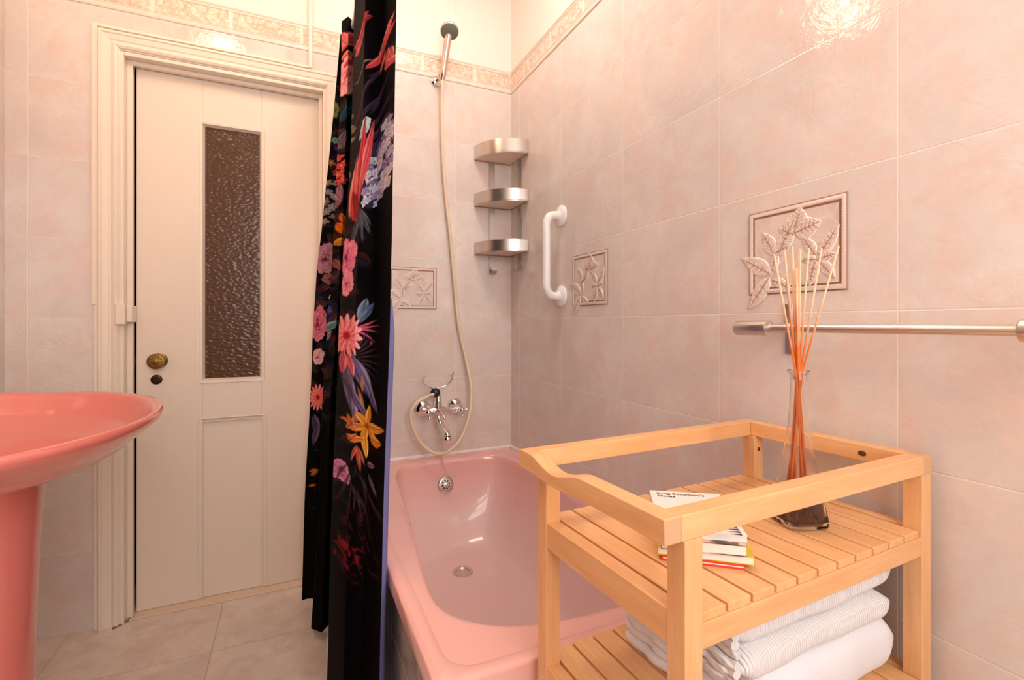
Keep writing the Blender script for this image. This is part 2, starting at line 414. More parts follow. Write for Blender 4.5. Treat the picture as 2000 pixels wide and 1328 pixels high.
rim_pts = [(.46,2.085),(.405,2.04),(.375,1.93),(.355,1.75),(.332,1.5),(.305,1.28),(.287,1.12),(.288,1.02),(.318,.955),(.388,.899),(.486,.870),(.628,.857),(.76,.865),(.85,.90),(.893,.97),(.905,1.1),(.905,1.5),(.903,1.85),(.885,2.02),(.83,2.08),(.65,2.10)]
rim_poly = [tuple(p) for p in smooth([(a, b, 0) for a, b in rim_pts], 6, True)]
fl_pts = [(.53,1.92),(.455,1.86),(.435,1.6),(.415,1.3),(.43,1.12),(.5,1.03),(.65,1.005),(.75,1.05),(.79,1.2),(.79,1.6),(.77,1.86),(.7,1.93),(.62,1.945)]
fl_poly = [tuple(p) for p in smooth([(a, b, 0) for a, b in fl_pts], 6, True)]
rr = radial(rim_poly, TC, NT_); ff = radial(fl_poly, TC, NT_)
outer = radial(rrect(.2145, XR-.002, .775, YB-.002, .022), TC, NT_); grv = radial(rrect(.250, XR-.030, .806, YB-.028, .05), TC, NT_)
def toward(ring, c, d):
    o = []
    for x, y, z in ring:
        v = Vector((c[0]-x, c[1]-y)); L = v.length; v /= L; o.append((x+v.x*d, y+v.y*d, z))
    return o
def setz(ring, z): return [(x, y, z) for x, y, _ in ring]
rings = [setz(toward(outer, TC, .012), RZ-.040), setz(outer, RZ-.038), setz(outer, RZ-.006), setz(toward(outer, TC, .002), RZ-.002), setz(toward(outer, TC, .006), RZ),
         setz(toward(grv, TC, -.003), RZ), setz(grv, RZ-.0018), setz(toward(grv, TC, .004), RZ-.0022), setz(toward(rr, TC, -.022), RZ-.0030), setz(toward(rr, TC, -.013), RZ-.0038), setz(toward(rr, TC, -.006), RZ-.0055), setz(rr, RZ-.0095)]
ZF = .112
K = 22
for i in range(1, K+1):
    th_ = PI/2*i/K; hx = 1-math.cos(th_)**1.15; hz = math.sin(th_)**1.05
    rings.append([(a[0]*(1-hx)+b[0]*hx, a[1]*(1-hx)+b[1]*hx, RZ-.0095-(RZ-.0095-ZF)*hz) for a, b in zip(rr, ff)])
DRC = (.605, 1.80)
for q in (.75, .45, .2, .02):
    rings.append([(DRC[0]+(b[0]-DRC[0])*q, DRC[1]+(b[1]-DRC[1])*q, ZF-.006*(1-q)) for b in ff])
tub = thing('bathtub', 'pink enamel bathtub in the corner behind the wooden trolley', 'bathtub', (.6, 1.45, 0))
m = MB(); m.loft(rings, True, False, True); obj('tub_shell', m, M_tub, tub, sm=True, auto=60)
m = MB(); m.box(.240, .262, .80, YB-.003, 0, RZ-.036); obj('side_panel', m, M_panel, tub)['label'] = 'grey marbled tile side panel'
m = MB(); m.box(.262, XR-.004, .790, .815, 0, RZ-.036); obj('end_panel', m, M_white, tub)['label'] = 'white end panel'
# overflow rosette on the sloping end wall
def tub_wall_at(x, z):
    # far wall of the bowl
    s_ = (RZ-.0095-z)/(RZ-.0095-ZF); th_ = math.asin(min(1, s_)**(1/1.05)); hx = 1-math.cos(th_)**1.15
    return 2.096*(1-hx)+1.94*hx
oz = .358; oy = tub_wall_at(.6, oz); dyy = (tub_wall_at(.6, oz+.02)-tub_wall_at(.6, oz-.02))/.04
nv = Vector((.02, -1, dyy+.1)).normalized()
OM = Matrix.Translation((.622, oy, oz)) @ nv.to_track_quat('Z', 'Y').to_matrix().to_4x4()
m = MB(); m.lathe([(.036, -.006), (.036, .002), (.033, .005), (.027, .006), (.025, .0035), (.0001, .0045)], 48, OM)
ov = obj('overflow_rosette', m, M_steel, tub, sm=True)
m = MB()
for i in range(8):
    a = 2*PI*i/8+.2; M2 = OM @ Matrix.Translation((.0165*math.cos(a), .0165*math.sin(a), .0038)); m.lathe([(.0038, 0), (.0038, .0012)], 14, M2)
obj('overflow_hole', m, M_dark, ov)
m = MB(); m.lathe([(.007, .004), (.007, .007), (.0001, .0085)], 16, OM); obj('rosette_screw', m, M_chrome, ov, sm=True)
DM = Matrix.Translation((DRC[0], DRC[1], ZF-.006))
m = MB(); m.lathe([(.040, -.002), (.040, .002), (.036, .0035), (.028, .0025), (.024, -.004), (.023, -.012), (.0001, -.012)], 48, DM @ Matrix.Translation((0,0,.003)))
dr = obj('drain_ring', m, M_steel, tub, sm=True)
m = MB(); m.lathe([(.016, 0), (.016, .0015), (.0001, .0015)], 24, DM @ Matrix.Translation((0, 0, -.006))); obj('drain_hole', m, M_dark, dr)
# chain from the spout area over the rim to the overflow
pts = smooth([(.603, 2.045, .60), (.604, 2.075, .53), (.606, 2.094, .472), (.608, 2.088, .455), (.624, 2.078, .42), (.627, 2.070, .390)], 10)
m = MB()
for i, p in enumerate(pts): m.sphere(p, .0014, 5)
m.tube(pts, .0007, 5); obj('plug_chain', m, M_steel, tub)
# sealant where the bath meets the walls
m = MB(); m.tube([(.2145, YB-.003, RZ+.002), (XR-.003, YB-.003, RZ+.002), (XR-.003, .775, RZ+.002)], .0085, 8); struct('trim_6', m, M_caulk)

# ------------------------------------------------------------------ bath mixer
def aim(p, d): return Matrix.Translation(p) @ Vector(d).to_track_quat('Z', 'Y').to_matrix().to_4x4()
mx = thing('bath_mixer', 'chrome wall-mounted bath mixer with cross handles above the pink tub', 'tap', (.592, YB, .69))
BY = YB-.062
m = MB()
for x in (.535, .688):
    m.lathe([(.038, 0), (.037, .004), (.033, .010), (.024, .017), (.016, .022), (.013, .030), (.013, .050)], 40, aim((x, YB-.001, .690), (0, -1, 0)))
    ob = obj('wall_rosette', m, M_chrome, mx, sm=True); m = MB()
m.tube([(.535, BY, .690), (.56, BY, .690), (.58, BY, .690), (.60, BY, .690), (.63, BY, .690), (.688, BY, .690)], [.011, .010, .018, .018, .010, .011], 20)
m.lathe([(.018, 0), (.020, .01), (.020, .03), (.015, .05), (.015, .054), (.017, .056), (.015, .060), (.010, .095), (.009, .102), (.006, .108)], 28, Matrix.Translation((.590, BY, .672)))
m.lathe([(.012, 0), (.014, .015), (.014, .03)], 20, aim((.590, BY, .688), (0, -1, -.25)))
obj('mixer_body', m, M_chrome, mx, sm=True)
m = MB()
sp = smooth([(.590, BY-.004, .672), (.591, BY-.012, .650), (.594, BY-.030, .628), (.600, BY-.055, .612), (.605, BY-.078, .602), (.606, BY-.090, .586)], 6)
nn_ = len(sp); m.tube(sp, [.014-.002*math.sin(PI*i/nn_)+.004*(i/nn_)**4 for i in range(nn_)], 20)
m.lathe([(.0185, 0), (.0195, .006), (.018, .012), (.014, .016)], 28, Matrix.Translation((.606, BY-.090, .574)))
obj('spout', m, M_chrome, mx, sm=True)
def cross_handle(x, y, z, rot):
    m = MB(); m.tube([(x, BY+.01, z), (x, y+.004, z)], .0085, 16); m.lathe([(.009, -.010), (.0115, -.004), (.0115, .004), (.006, .008), (.0001, .010)], 20, aim((x, y, z), (0, -1, 0)))
    for i in range(4):
        a = rot+PI/2*i; d = Vector((math.cos(a), 0, math.sin(a))); c = Vector((x, y, z))
        m.tube([c+d*.006, c+d*.018, c+d*.022], [.0045, .0035, .0045], 10); m.sphere(c+d*.0255, .0062, 8)
    return m
for x, z, r_ in ((.535, .690, .15), (.688, .690, .1)):
    obj('cross_handle', cross_handle(x, BY-.045, z, r_), M_chrome, mx, sm=True)
m = MB(); m.tube([(.592, BY-.02, .690), (.598, BY-.05, .676), (.600, BY-.058, .668)], [.008, .005, .004], 12); m.sphere((.601, BY-.060, .664), .0075, 10)
obj('diverter_lever', m, M_chrome, mx, sm=True)
m = MB(); m.lathe([(.019, 0), (.021, .004), (.021, .012), (.017, .016), (.0001, .018)], 32, aim((.577, BY-.002, .768), (-.2, -1, .1)))
obj('hose_nut', m, M_blackp, mx, sm=True)
m = MB()
cr = smooth([(.520, BY-.012, .838), (.521, BY-.006, .818), (.536, BY, .800), (.562, BY+.004, .789), (.590, BY+.004, .786), (.618, BY+.004, .792), (.640, BY, .805), (.652, BY-.006, .826), (.650, BY-.012, .850)], 6)
m.tube(cr, .0030, 10)
for p in (cr[2], cr[-3]): m.tube([p+Vector((0, 0, -.006)), p+Vector((.003, -.012, .004)), p+Vector((.003, -.014, .016))], .0028, 8)
m.sphere(cr[0], .0045, 6); m.sphere(cr[-1], .0045, 6)
obj('handset_cradle', m, M_chrome, mx, sm=True)

# ------------------------------------------------------------------ hand shower on its wall bracket, with hose
br = thing('shower_bracket', 'small round chrome wall bracket holding up the hand shower', 'bracket', (.594, YB, 2.17))
m = MB(); m.lathe([(.024, 0), (.024, .006), (.020, .010), (.010, .014), (.009, .035), (.012, .04), (.012, .052)], 32, aim((.597, YB-.001, 2.176), (.12, -1, .0)))
obj('wall_plate', m, M_chrome, br, sm=True)
hs = thing('hand_shower', 'chrome hand shower with grey spray face, hanging in the high wall bracket', 'shower head', (.61, 2.10, 2.15))
hp = [(.610, 2.098, 2.158), (.611, 2.094, 2.172), (.6115, 2.093, 2.178), (.613, 2.088, 2.20), (.6165, 2.075, 2.25), (.620, 2.060, 2.30), (.623, 2.045, 2.335)]
m = MB(); m.tube(hp, [.0100, .0115, .0135, .0130, .0150, .0165, .017], 20); obj('handle', m, simple('handle_chrome', (.62, .52, .46, 1), .16, 1), hs, sm=True)
hd = Vector((.622, 2.030, 2.343)); nd_ = Vector((-.10, -.48, -.87)).normalized()
HM = aim(hd, nd_)
m = MB(); m.lathe([(.012, -.024), (.026, -.020), (.037, -.008), (.0405, .000), (.0405, .006), (.038, .009)], 40, HM); obj('head_shell', m, simple('satin_chrome', srgb(214, 206, 190), .25, .7), hs, sm=True)
m = MB(); m.lathe([(.038, .009), (.036, .0105), (.012, .012), (.0001, .012)], 40, HM); obj('spray_face', m, M_greyface, hs, sm=True)
hz = [(.610, 2.098, 2.16), (.611, 2.100, 2.13), (.614, 2.12, 2.05), (.620, 2.13, 1.86), (.636, 2.135, 1.66), (.657, 2.135, 1.48), (.676, 2.135, 1.28), (.696, 2.13, 1.07), (.726, 2.12, .92), (.741, 2.10, .82), (.742, 2.085, .745), (.727, 2.07, .66), (.690, 2.06, .575), (.650, 2.055, .530), (.605, 2.055, .508), (.555, 2.06, .515), (.505, 2.07, .560), (.472, 2.07, .625), (.462, 2.07, .685), (.480, 2.07, .725), (.515, 2.075, .748), (.555, 2.085, .757)]
hz = smooth([(a, b, c_) for a, b, c_ in hz], 8)
hose = thing('shower_hose', 'long cream plastic shower hose hanging from the hand shower and looping to the mixer', 'hose', hz[0])
m = MB(); m.tube(hz, .0074, 12); obj('hose_tube', m, M_hose, hose, sm=True)
m = MB(); m.tube([(.537, 2.080, .753), (.552, 2.085, .757), (.568, 2.088, .762)], .0095, 14); obj('hose_ferrule', m, M_chrome, hose, sm=True)

# ------------------------------------------------------------------ corner shelf
cs = thing('corner_shelf', 'three-tier chrome corner shelf on the tiles beside the grab bar', 'shelf', (XR, YB, 1.31))
CX, CY, SR = XR-.004, YB-.004, .188
for zt, hb in ((1.848, .058), (1.631, .050), (1.404, .048)):
    arc = [(CX-SR*math.cos(PI/2*i/24), CY-SR*math.sin(PI/2*i/24)) for i in range(25)]
    arc = [(CX-.188+(p[0]-(CX-.188)), p[1]) for p in arc]
    loop = [(CX, CY)]+arc
    m = MB(); m.loft([[(x, y, zt-.004) for x, y in loop], [(x, y, zt) for x, y in loop]], True, True, True)
    tray = obj('tray', m, simple('tray_steel', srgb(240, 218, 202), .5, .0), cs)
    m = MB()
    lp = [(CX-SR, CY)]+arc+[(CX, CY-SR)]
    out = [(x, y) for x, y in arc]; inn = [(CX+(x-CX)*.985, CY+(y-CY)*.985) for x, y in arc]
    m.loft([[(*p, zt-.006) for p in out], [(*p, zt+hb) for p in out], [(*p, zt+hb) for p in inn], [(*p, zt-.006) for p in inn], [(*p, zt-.006) for p in out]], False)
    obj('front_band', m, M_steel, tray, sm=True)
    m = MB(); m.tube([(CX-SR, CY-.002, zt-.004), (CX-.002, CY-.002, zt-.004), (CX-.002, CY-SR, zt-.004)], .004, 8); obj('edge_rail', m, simple('edge_bronze', srgb(176, 140, 112), .4, .6), tray)
M_strip = simple('strip_steel', (.50, .45, .41, 1), .34, 1)
def strip(pts, wdir, wd, th):
    m = MB(); n = len(pts); P = [Vector(p) for p in pts]; wv = Vector(wdir)*wd/2; R = []
    for i, p in enumerate(P):
        t_ = (P[min(i+1, n-1)]-P[max(i-1, 0)]).normalized(); nn = t_.cross(Vector(wdir)).normalized()*th/2
        R.append([p+wv+nn, p-wv+nn, p-wv-nn, p+wv-nn])
    m.loft(R, True, True, True); return m
def hookpts(base, out):
    b = Vector(base); o = Vector(out); L = [b+Vector((0, 0, .58)), b+Vector((0, 0, .3)), b]
    for i in range(1, 9):
        a = PI*i/8; L.append(b+o*(.014-.014*math.cos(a))+Vector((0, 0, -.014*math.sin(a))))
    L.append(L[-1]+Vector((0, 0, .012))); return L
obj('upright_strip', strip(hookpts((.872, YB-.004, 1.325), (0, -1, 0)), (1, 0, 0), .028, .002), M_strip, cs)
obj('upright_strip', strip(hookpts((XR-.004, 2.060, 1.335), (-1, 0, 0)), (0, 1, 0), .028, .002), M_strip, cs)

# ------------------------------------------------------------------ grab bar
gb = thing('grab_bar', 'white plastic grab bar screwed upright to the right wall', 'grab bar', (XR, 1.674, 1.18))
GZ0, GZ1, GX, GY = 1.182, 1.500, XR-.068, 1.674
pts = smooth([(XR-.012, GY, GZ1), (XR-.035, GY, GZ1), (XR-.056, GY, GZ1-.008), (GX, GY, GZ1-.035), (GX, GY, GZ1-.07)], 6)+smooth([(GX, GY, GZ0+.07), (GX, GY, GZ0+.035), (XR-.056, GY, GZ0+.008), (XR-.035, GY, GZ0), (XR-.012, GY, GZ0)], 6)
m = MB(); m.tube(pts, .0160, 24); obj('bar', m, M_white, gb, sm=True)
for z in (GZ0, GZ1):
    m = MB(); m.lathe([(.042, 0), (.042, .006), (.038, .010), (.026, .013), (.020, .016), (.019, .022)], 40, aim((XR-.0005, GY, z), (-1, 0, 0))); obj('flange', m, M_white, gb, sm=True)

# ------------------------------------------------------------------ towel rail
rl = thing('towel_rail', 'long brushed steel towel rail on the right wall above the trolley', 'towel rail', (XR, .70, 1.0))
RX = XR-.070; RZZ = 1.0635
m = MB(); m.tube([(RX, .76, RZZ), (RX, .26, RZZ)], .0080, 24); obj('rail_tube', m, M_steel, rl, sm=True)
for ya, yb in ((.781, .700), (.318, .236)):
    m = MB(); s1 = 1 if ya > yb else -1
    m.tube([(RX, ya, RZZ), (RX, ya-.0015, RZZ), (RX, ya-.004, RZZ), (RX, yb, RZZ)], [.0125, .0150, .0162, .0162], 28); obj('end_sleeve', m, M_steel, rl, sm=True)
for y in (.704, .244):
    m = MB(); m.box(XR-.006, XR, y-.009, y+.009, 1.007, 1.116); m.box(RX, XR-.004, y-.006, y+.006, RZZ-.010, RZZ+.010); obj('wall_bracket', m, M_steel, rl, bevel=.002)

# ------------------------------------------------------------------ decorative relief tiles
def leafmat():
    t = NT('relief_leaf'); g = t.n('ShaderNodeTexCoord')
    v = t.n('ShaderNodeTexVoronoi'); t.set(v.inputs['Vector'], g.outputs['Object']); v.inputs['Scale'].default_value = 420
    n1 = t.noise(g.outputs['Object'], 24, 2)
    base = t.mix(t.mapr(n1, .4, .65, 0, 1), srgb(204, 170, 158), srgb(184, 138, 126))
    col = t.mix(t.mapr(v.outputs['Distance'], .25, .5, 0, .8), base, srgb(244, 232, 222))
    return t.P(Base_Color=col, Roughness=.35, Normal=t.bump(v.outputs['Distance'], .6, .001))
M_leaf = leafmat(); M_leafedge = simple('leaf_edge', srgb(244, 234, 226), .35)
M_vein = simple('leaf_vein', srgb(176, 128, 106), .4)
def insetmat():
    t = NT('relief_ground'); g = t.n('ShaderNodeTexCoord'); v = t.n('ShaderNodeTexVoronoi', feature='DISTANCE_TO_EDGE'); 
    t.set(v.inputs['Vector'], g.outputs['Object']); v.inputs['Scale'].default_value = 15
    n1 = t.noise(g.outputs['Object'], 14, 3)
    col = t.mix(t.mapr(n1, .4, .6), srgb(226, 208, 198), srgb(214, 192, 184))
    col = t.mix(t.mapr(v.outputs['Distance'], .0, .03, .5, 0), col, srgb(236, 224, 214))
    return t.P(Base_Color=col, Roughness=.3)
M_inset = insetmat()
def ropemat():
    t = NT('rope_border'); g = t.n('ShaderNodeTexCoord'); wv = t.n('ShaderNodeTexWave', bands_direction='DIAGONAL'); t.set(wv.inputs['Vector'], g.outputs['Object']); wv.inputs['Scale'].default_value = 110
    col = t.mix(wv.outputs['Fac'], srgb(222, 198, 184), srgb(238, 224, 212)); return t.P(Base_Color=col, Roughness=.35, Normal=t.bump(wv.outputs['Fac'], .3, .001))
M_rope = ropemat(); M_line = simple('brown_line', srgb(150, 98, 76), .4)
def deco(origin, U, N, W, H, label, leaves, rich=True):
    "origin: bottom-left of the frame on the wall, U along the wall, N into the room"
    o, U, N, V = Vector(origin), Vector(U), Vector(N), Vector((0, 0, 1))
    P = lambda u, v, d: o+U*u+V*v+N*d
    th = thing('decorative_tile', label, 'decorative tile', o+U*W/2, 'floral relief tiles set in the wall')
    m = MB(); R = lambda e, d: [P(e, e, d), P(W-e, e, d), P(W-e, H-e, d), P(e, H-e, d)]
    m.loft([R(0, 0), R(0, .002), R(.003, .0038), R(.0085, .0038), R(.0105, .002)], True); obj('rope_frame', m, M_rope, th, sm=True)
    m = MB(); m.loft([R(.0105, .0022), R(.0145, .0022)], True); m.loft([R(-.0015, .0012), R(.0005, .0032)], True); obj('frame_line', m, M_line, th)
    m = MB(); m.add(R(.0142, .0018), [(0, 1, 2, 3)]); obj('ground', m, M_inset, th)
    for (u, v, ang, L, wd) in leaves:
        m = MB(); d = Vector((math.cos(ang), math.sin(ang))); q = Vector((-d.y, d.x)); n = 14; rows = []
        for i in range(n+1):
            s_ = i/n; hw = 1.3*wd*math.sin(PI*s_**.8)**.85*(1-.25*s_) if 0 < s_ < 1 else 0
            row = []
            for k_ in (-1, -.86, -.84, -.45, 0, .45, .84, .86, 1):
                c = Vector((u, v))+d*L*s_+q*hw*k_
                dep = .0030+.0012*(1-abs(k_)**2)-(.0006 if k_ == 0 else 0)
                if abs(k_) == 1: dep = .001
                row.append(P(c.x, c.y, dep))
            rows.append(row)
        b = len(m.v)
        for r_ in rows: m.v += [tuple(p) for p in r_]
        for i in range(n):
            for j in range(8):
                m.f.append((b+i*9+j, b+i*9+j+1, b+(i+1)*9+j+1, b+(i+1)*9+j)); m.m.append(1 if j in (0, 1, 6, 7) else 0)
        lf = obj('leaf', m, [M_leaf, M_leafedge], th, sm=True)
        m = MB(); m.tube([P(u+d.x*L*s_, v+d.y*L*s_, .0040) for s_ in (.02, .3, .6, .9)], [.0009, .0009, .0007, .0003], 5)
        for s_ in (.25, .4, .55, .7):
            for sg in (-1, 1):
                a = Vector((u, v))+d*L*s_; e = a+(d*.6+q*sg)*wd*.55
                m.tube([P(a.x, a.y, .0041), P(e.x, e.y, .0039)], .0004, 4)
        obj('vein', m, M_vein, lf)
    return th
R_ = math.radians
leavesA = [(.112, .125, R_(75), .055, .024), (.112, .125, R_(15), .060, .022), (.112, .122, R_(150), .040, .018), (.066, .088, R_(20), .040, .010), (.160, .064, R_(10), .040, .010), (.160, .064, R_(175), .034, .009), (.075, .085, R_(62), .085, .017), (.066, .085, R_(118), .062, .015), (.055, .045, R_(150), .085, .018), (.052, .035, R_(232), .088, .016), (.062, .05, R_(80), .045, .010), (.06, .03, R_(-25), .05, .010),
           (.165, .070, R_(55), .070, .014), (.158, .075, R_(125), .050, .011), (.158, .060, R_(-105), .052, .012), (.168, .058, R_(-50), .045, .011)]
deco((XR, .804, 1.140), (0, -1, 0), (-1, 0, 0), .219, .186, 'floral relief tile on the right wall behind the reed diffuser sticks', leavesA)
deco((XR, 1.585, 1.140), (0, -1, 0), (-1, 0, 0), .219, .186, 'floral relief tile just right of the white grab bar', leavesA)
deco((.385, YB, 1.140), (1, 0, 0), (0, -1, 0), .214, .183, 'floral relief tile on the back wall, half hidden by the curtain', [(a[0]-.005, a[1], a[2], a[3], a[4]) for a in leavesA]+[(.10, .14, R_(20), .05, .012)])

# ------------------------------------------------------------------ shower curtain
CURT_Z = [2.19, 1.98, 1.55, 1.12, 0.71, 0.33, 0.04]
CURT_V = [[(0.1705, 1.98), (0.1556, 1.98), (0.1132, 1.98), (0.0753, 1.98), (0.0574, 1.98), (0.0397, 1.98), (0.0327, 1.98)], [(0.2025, 1.98), (0.1968, 1.98), (0.1686, 1.98), (0.1352, 1.98), (0.1096, 1.98), (0.0951, 1.98), (0.0753, 1.98)], [(0.1672, 1.9), (0.1636, 1.9), (0.1442, 1.88), (0.1184, 1.86), (0.0934, 1.84), (0.0808, 1.82), (0.06, 1.79)], [(0.1884, 1.86), (0.1849, 1.86), (0.1706, 1.84), (0.1447, 1.82), (0.1196, 1.8), (0.1051, 1.78), (0.0904, 1.75)], [(0.2255, 1.9), (0.2218, 1.9), (0.2067, 1.88), (0.176, 1.86), (0.1515, 1.84), (0.1311, 1.82), (0.1189, 1.79)], [(0.1616, 1.42), (0.1602, 1.42), (0.1479, 1.42), (0.1223, 1.42), (0.1034, 1.4), (0.0891, 1.38), (0.0809, 1.37)], [(0.1717, 1.26), (0.1692, 1.26), (0.1606, 1.26), (0.1446, 1.26), (0.1313, 1.26), (0.1204, 1.26), (0.1133, 1.26)], [(0.2115, 1.28), (0.2102, 1.28), (0.2012, 1.28), (0.1884, 1.28), (0.1757, 1.28), (0.1631, 1.28), (0.1556, 1.28)], [(0.2292, 1.17), (0.2292, 1.17), (0.222, 1.17), (0.2136, 1.17), (0.1992, 1.17), (0.1898, 1.17), (0.1839, 1.17)]]
CURT_A = [0, .050, .058, .076, .100, .16, .20, .245, .295]
def hermite(xs, ys, x):
    "piecewise cubic through xs (increasing), gentle tangents"
    xs = np.array(xs); ys = np.array(ys); m_ = np.gradient(ys, xs); i = np.clip(np.searchsorted(xs, x)-1, 0, len(xs)-2)
    h = xs[i+1]-xs[i]; t_ = (x-xs[i])/h
    return (2*t_**3-3*t_**2+1)*ys[i]+(t_**3-2*t_**2+t_)*h*m_[i]+(-2*t_**3+3*t_**2)*ys[i+1]+(t_**3-t_**2)*h*m_[i+1]
na, nz = 190, 1120
A = np.linspace(0, CURT_A[-1], na); ZZ = np.linspace(.035, 2.19, nz)
zk = CURT_Z[::-1]
KX = np.array([hermite(zk, [p[0] for p in v][::-1], ZZ) for v in CURT_V])     # 9 x nz
KY = np.array([hermite(zk, [p[1] for p in v][::-1], ZZ) for v in CURT_V])
ai = np.clip(np.searchsorted(CURT_A, A)-1, 0, 7); at = (A-np.array(CURT_A)[ai])/(np.array(CURT_A)[ai+1]-np.array(CURT_A)[ai])
at = np.where(True, at*at*(3-2*at)*.45+at*.55, at)
CXX = KX[ai]*(1-at)[:, None]+KX[ai+1]*at[:, None]; CYY = KY[ai]*(1-at)[:, None]+KY[ai+1]*at[:, None]
AA, ZG = np.meshgrid(A, ZZ, indexing='ij')
rip = .0025*np.sin(AA*90+ZG*2.2)+.0025*np.sin(ZG*9+AA*40)+.002*np.sin(ZG*23+AA*75)*np.exp(-((ZG-1.25)/.35)**2)
CXX = CXX+rip*.5; CYY = CYY+rip*1.5
# ---- printed pattern
PX = AA.copy(); PZ = EYE+(ZG-EYE)/np.interp(AA, [0, .15, .16, .18, .2225, .27, .295], [1.02, 1.04, .97, .94, 1.0, 1.09, 1.10]); C = np.zeros(PX.shape+(3,)); C[:] = np.array([9, 5, 7])/255.
def vnoise(x, y, seed=0):
    r = np.random.RandomState(seed); G = r.rand(64, 64); xi = np.floor(x).astype(int); yi = np.floor(y).astype(int); fx = x-xi; fy = y-yi
    fx = fx*fx*(3-2*fx); fy = fy*fy*(3-2*fy); a = G[xi % 64, yi % 64]; b = G[(xi+1) % 64, yi % 64]; c = G[xi % 64, (yi+1) % 64]; d = G[(xi+1) % 64, (yi+1) % 64]
    return (a*(1-fx)+b*fx)*(1-fy)+(c*(1-fx)+d*fx)*fy
def fb(sc, seed): return (vnoise(PX*sc, PZ*sc, seed)+.5*vnoise(PX*sc*2.1, PZ*sc*2.1, seed+1)+.25*vnoise(PX*sc*4.3, PZ*sc*4.3, seed+2))/1.75
N1 = fb(45, 1); N2 = fb(160, 5)
C += (N1[..., None]-.5)*np.array([.03, .012, .02])
def over(mask, col):
    global C
    mask = np.clip(mask, 0, 1)[..., None]; C[...] = C*(1-mask)+col*mask
def c3(c): return np.array(c)/255.
def lerp(a, b, t): t = np.clip(t, 0, 1)[..., None]; return c3(a)*(1-t)+c3(b)*t
def polar(a0, z0, sx=1.0, rot=0):
    x = (PX-a0)/sx; y = PZ-z0; return np.hypot(x, y), np.arctan2(y, x)+rot
def soft(d, w=.0012): return np.clip(.5-d/w, 0, 1)
def rose(a, z, r, lo, mid, hi, sx=1.0, seed=0, zs=1.0):
    q = np.random.RandomState(int(abs(seed)*977) % 9999+3)
    for rk, n in ((1.0, 8), (.82, 7), (.64, 6), (.46, 5), (.28, 3)):
        ph0 = q.rand()*6.28
        for k_ in range(n):
            an = ph0+2*PI*k_/n+q.uniform(-.25, .25); rp = r*rk*q.uniform(.9, 1.08); c0 = rp*.52
            x = (PX-a)/sx; y = (PZ-z)/zs; u_ = x*math.cos(an)+y*math.sin(an); v_ = -x*math.sin(an)+y*math.cos(an)
            d = np.hypot((u_-c0)/.50, v_/(.46+.1*(rk < .7)))
            edge = rp*(1+.05*np.sin(v_/r*22+k_)); m_ = soft(d-edge, .0022)
            g_ = np.clip(u_/(rp*1.02), 0, 1)**1.3; st = .5+.5*np.sin(v_/r*34+u_/r*6+k_*2)
            sp = np.clip(.02+.86*g_+.16*(st-.5)*g_+.30*(N2-.5)+q.uniform(-.12, .1)-.15*np.clip(np.abs(v_)/(rp*.5)-.75, 0, 1), 0, 1)
            col = np.where((sp < .5)[..., None], lerp([c*.62 for c in lo], mid, sp*2), lerp(mid, hi, sp*2-1)); over(m_, col)
def dahlia(a, z, r, lo, hi, sx=1.0, seed=0):
    for k_, (rr_, np_) in enumerate(((1.0, 15), (.8, 13), (.6, 11), (.4, 9))):
        R, T = polar(a, z, sx, seed+k_*.37); R /= r*rr_; ph = np.mod(T*np_/(2*PI), 1)-.5
        edge = 1-.42*np.abs(ph*2)**1.6; m_ = soft((R-edge)*r*rr_, .002)
        col = lerp(lo, hi, np.clip(R*1.1-np.abs(ph)*.9+.15+.25*(N2-.5), 0, 1)); over(m_, col)
    R, T = polar(a, z, sx); over(soft(R-r*.16, .002), c3(lo)*.8)
def leaf(a, z, ang, L, wd, lo, hi, alpha=1.0, vein=True):
    d = (math.cos(ang), math.sin(ang)); s_ = ((PX-a)*d[0]+(PZ-z)*d[1])/L; q = (-(PX-a)*d[1]+(PZ-z)*d[0])
    hw = wd*np.sin(PI*np.clip(s_, 0, 1)**.85); inside = (s_ > 0) & (s_ < 1)
    m_ = soft(np.abs(q)-hw, .0015)*inside
    str_ = .5+.5*np.sin(q/wd*9+s_*5); col = lerp(lo, hi, .2+.6*str_*N1*1.4+.3*(q/wd))
    if vein: col = col*(1-.35*soft(np.abs(q)-.0012, .002)[..., None])
    over(m_*alpha, col)
def lily(a, z, r, lo, hi, rot=0):
    for k_ in range(6): leaf(a, z, rot+k_*PI/3+.15*math.sin(k_*3), r*(1+.15*math.sin(k_*2.3)), r*.19, lo, hi)
    R, T = polar(a, z); over(soft(R-r*.13, .002), c3((150, 70, 20)))
def hydrangea(a, z, rx, rz, seed, n=34):
    r_ = np.random.RandomState(seed)
    R = np.hypot((PX-a)/rx, (PZ-z)/rz); over(soft((R-1)*rx, .004)*.9, c3((52, 40, 62)))
    for k_ in range(n):
        q = math.sqrt(r_.rand()); th_ = r_.rand()*2*PI; fa, fz = a+rx*q*math.cos(th_), z+rz*q*math.sin(th_); s_ = .0085+.004*r_.rand()
        hi = [(206, 190, 214), (166, 144, 182), (196, 204, 222), (140, 116, 156), (226, 206, 216)][r_.randint(5)]; rot = r_.rand()*2
        RR, T = polar(fa, fz, 1, rot); edge = s_*(.55+.45*np.abs(np.cos(T*2))); over(soft(RR-edge, .0012), lerp([c*.55 for c in hi], hi, RR/s_*.9+.2)); over(soft(RR-.0014, .001), c3((240, 236, 220)))
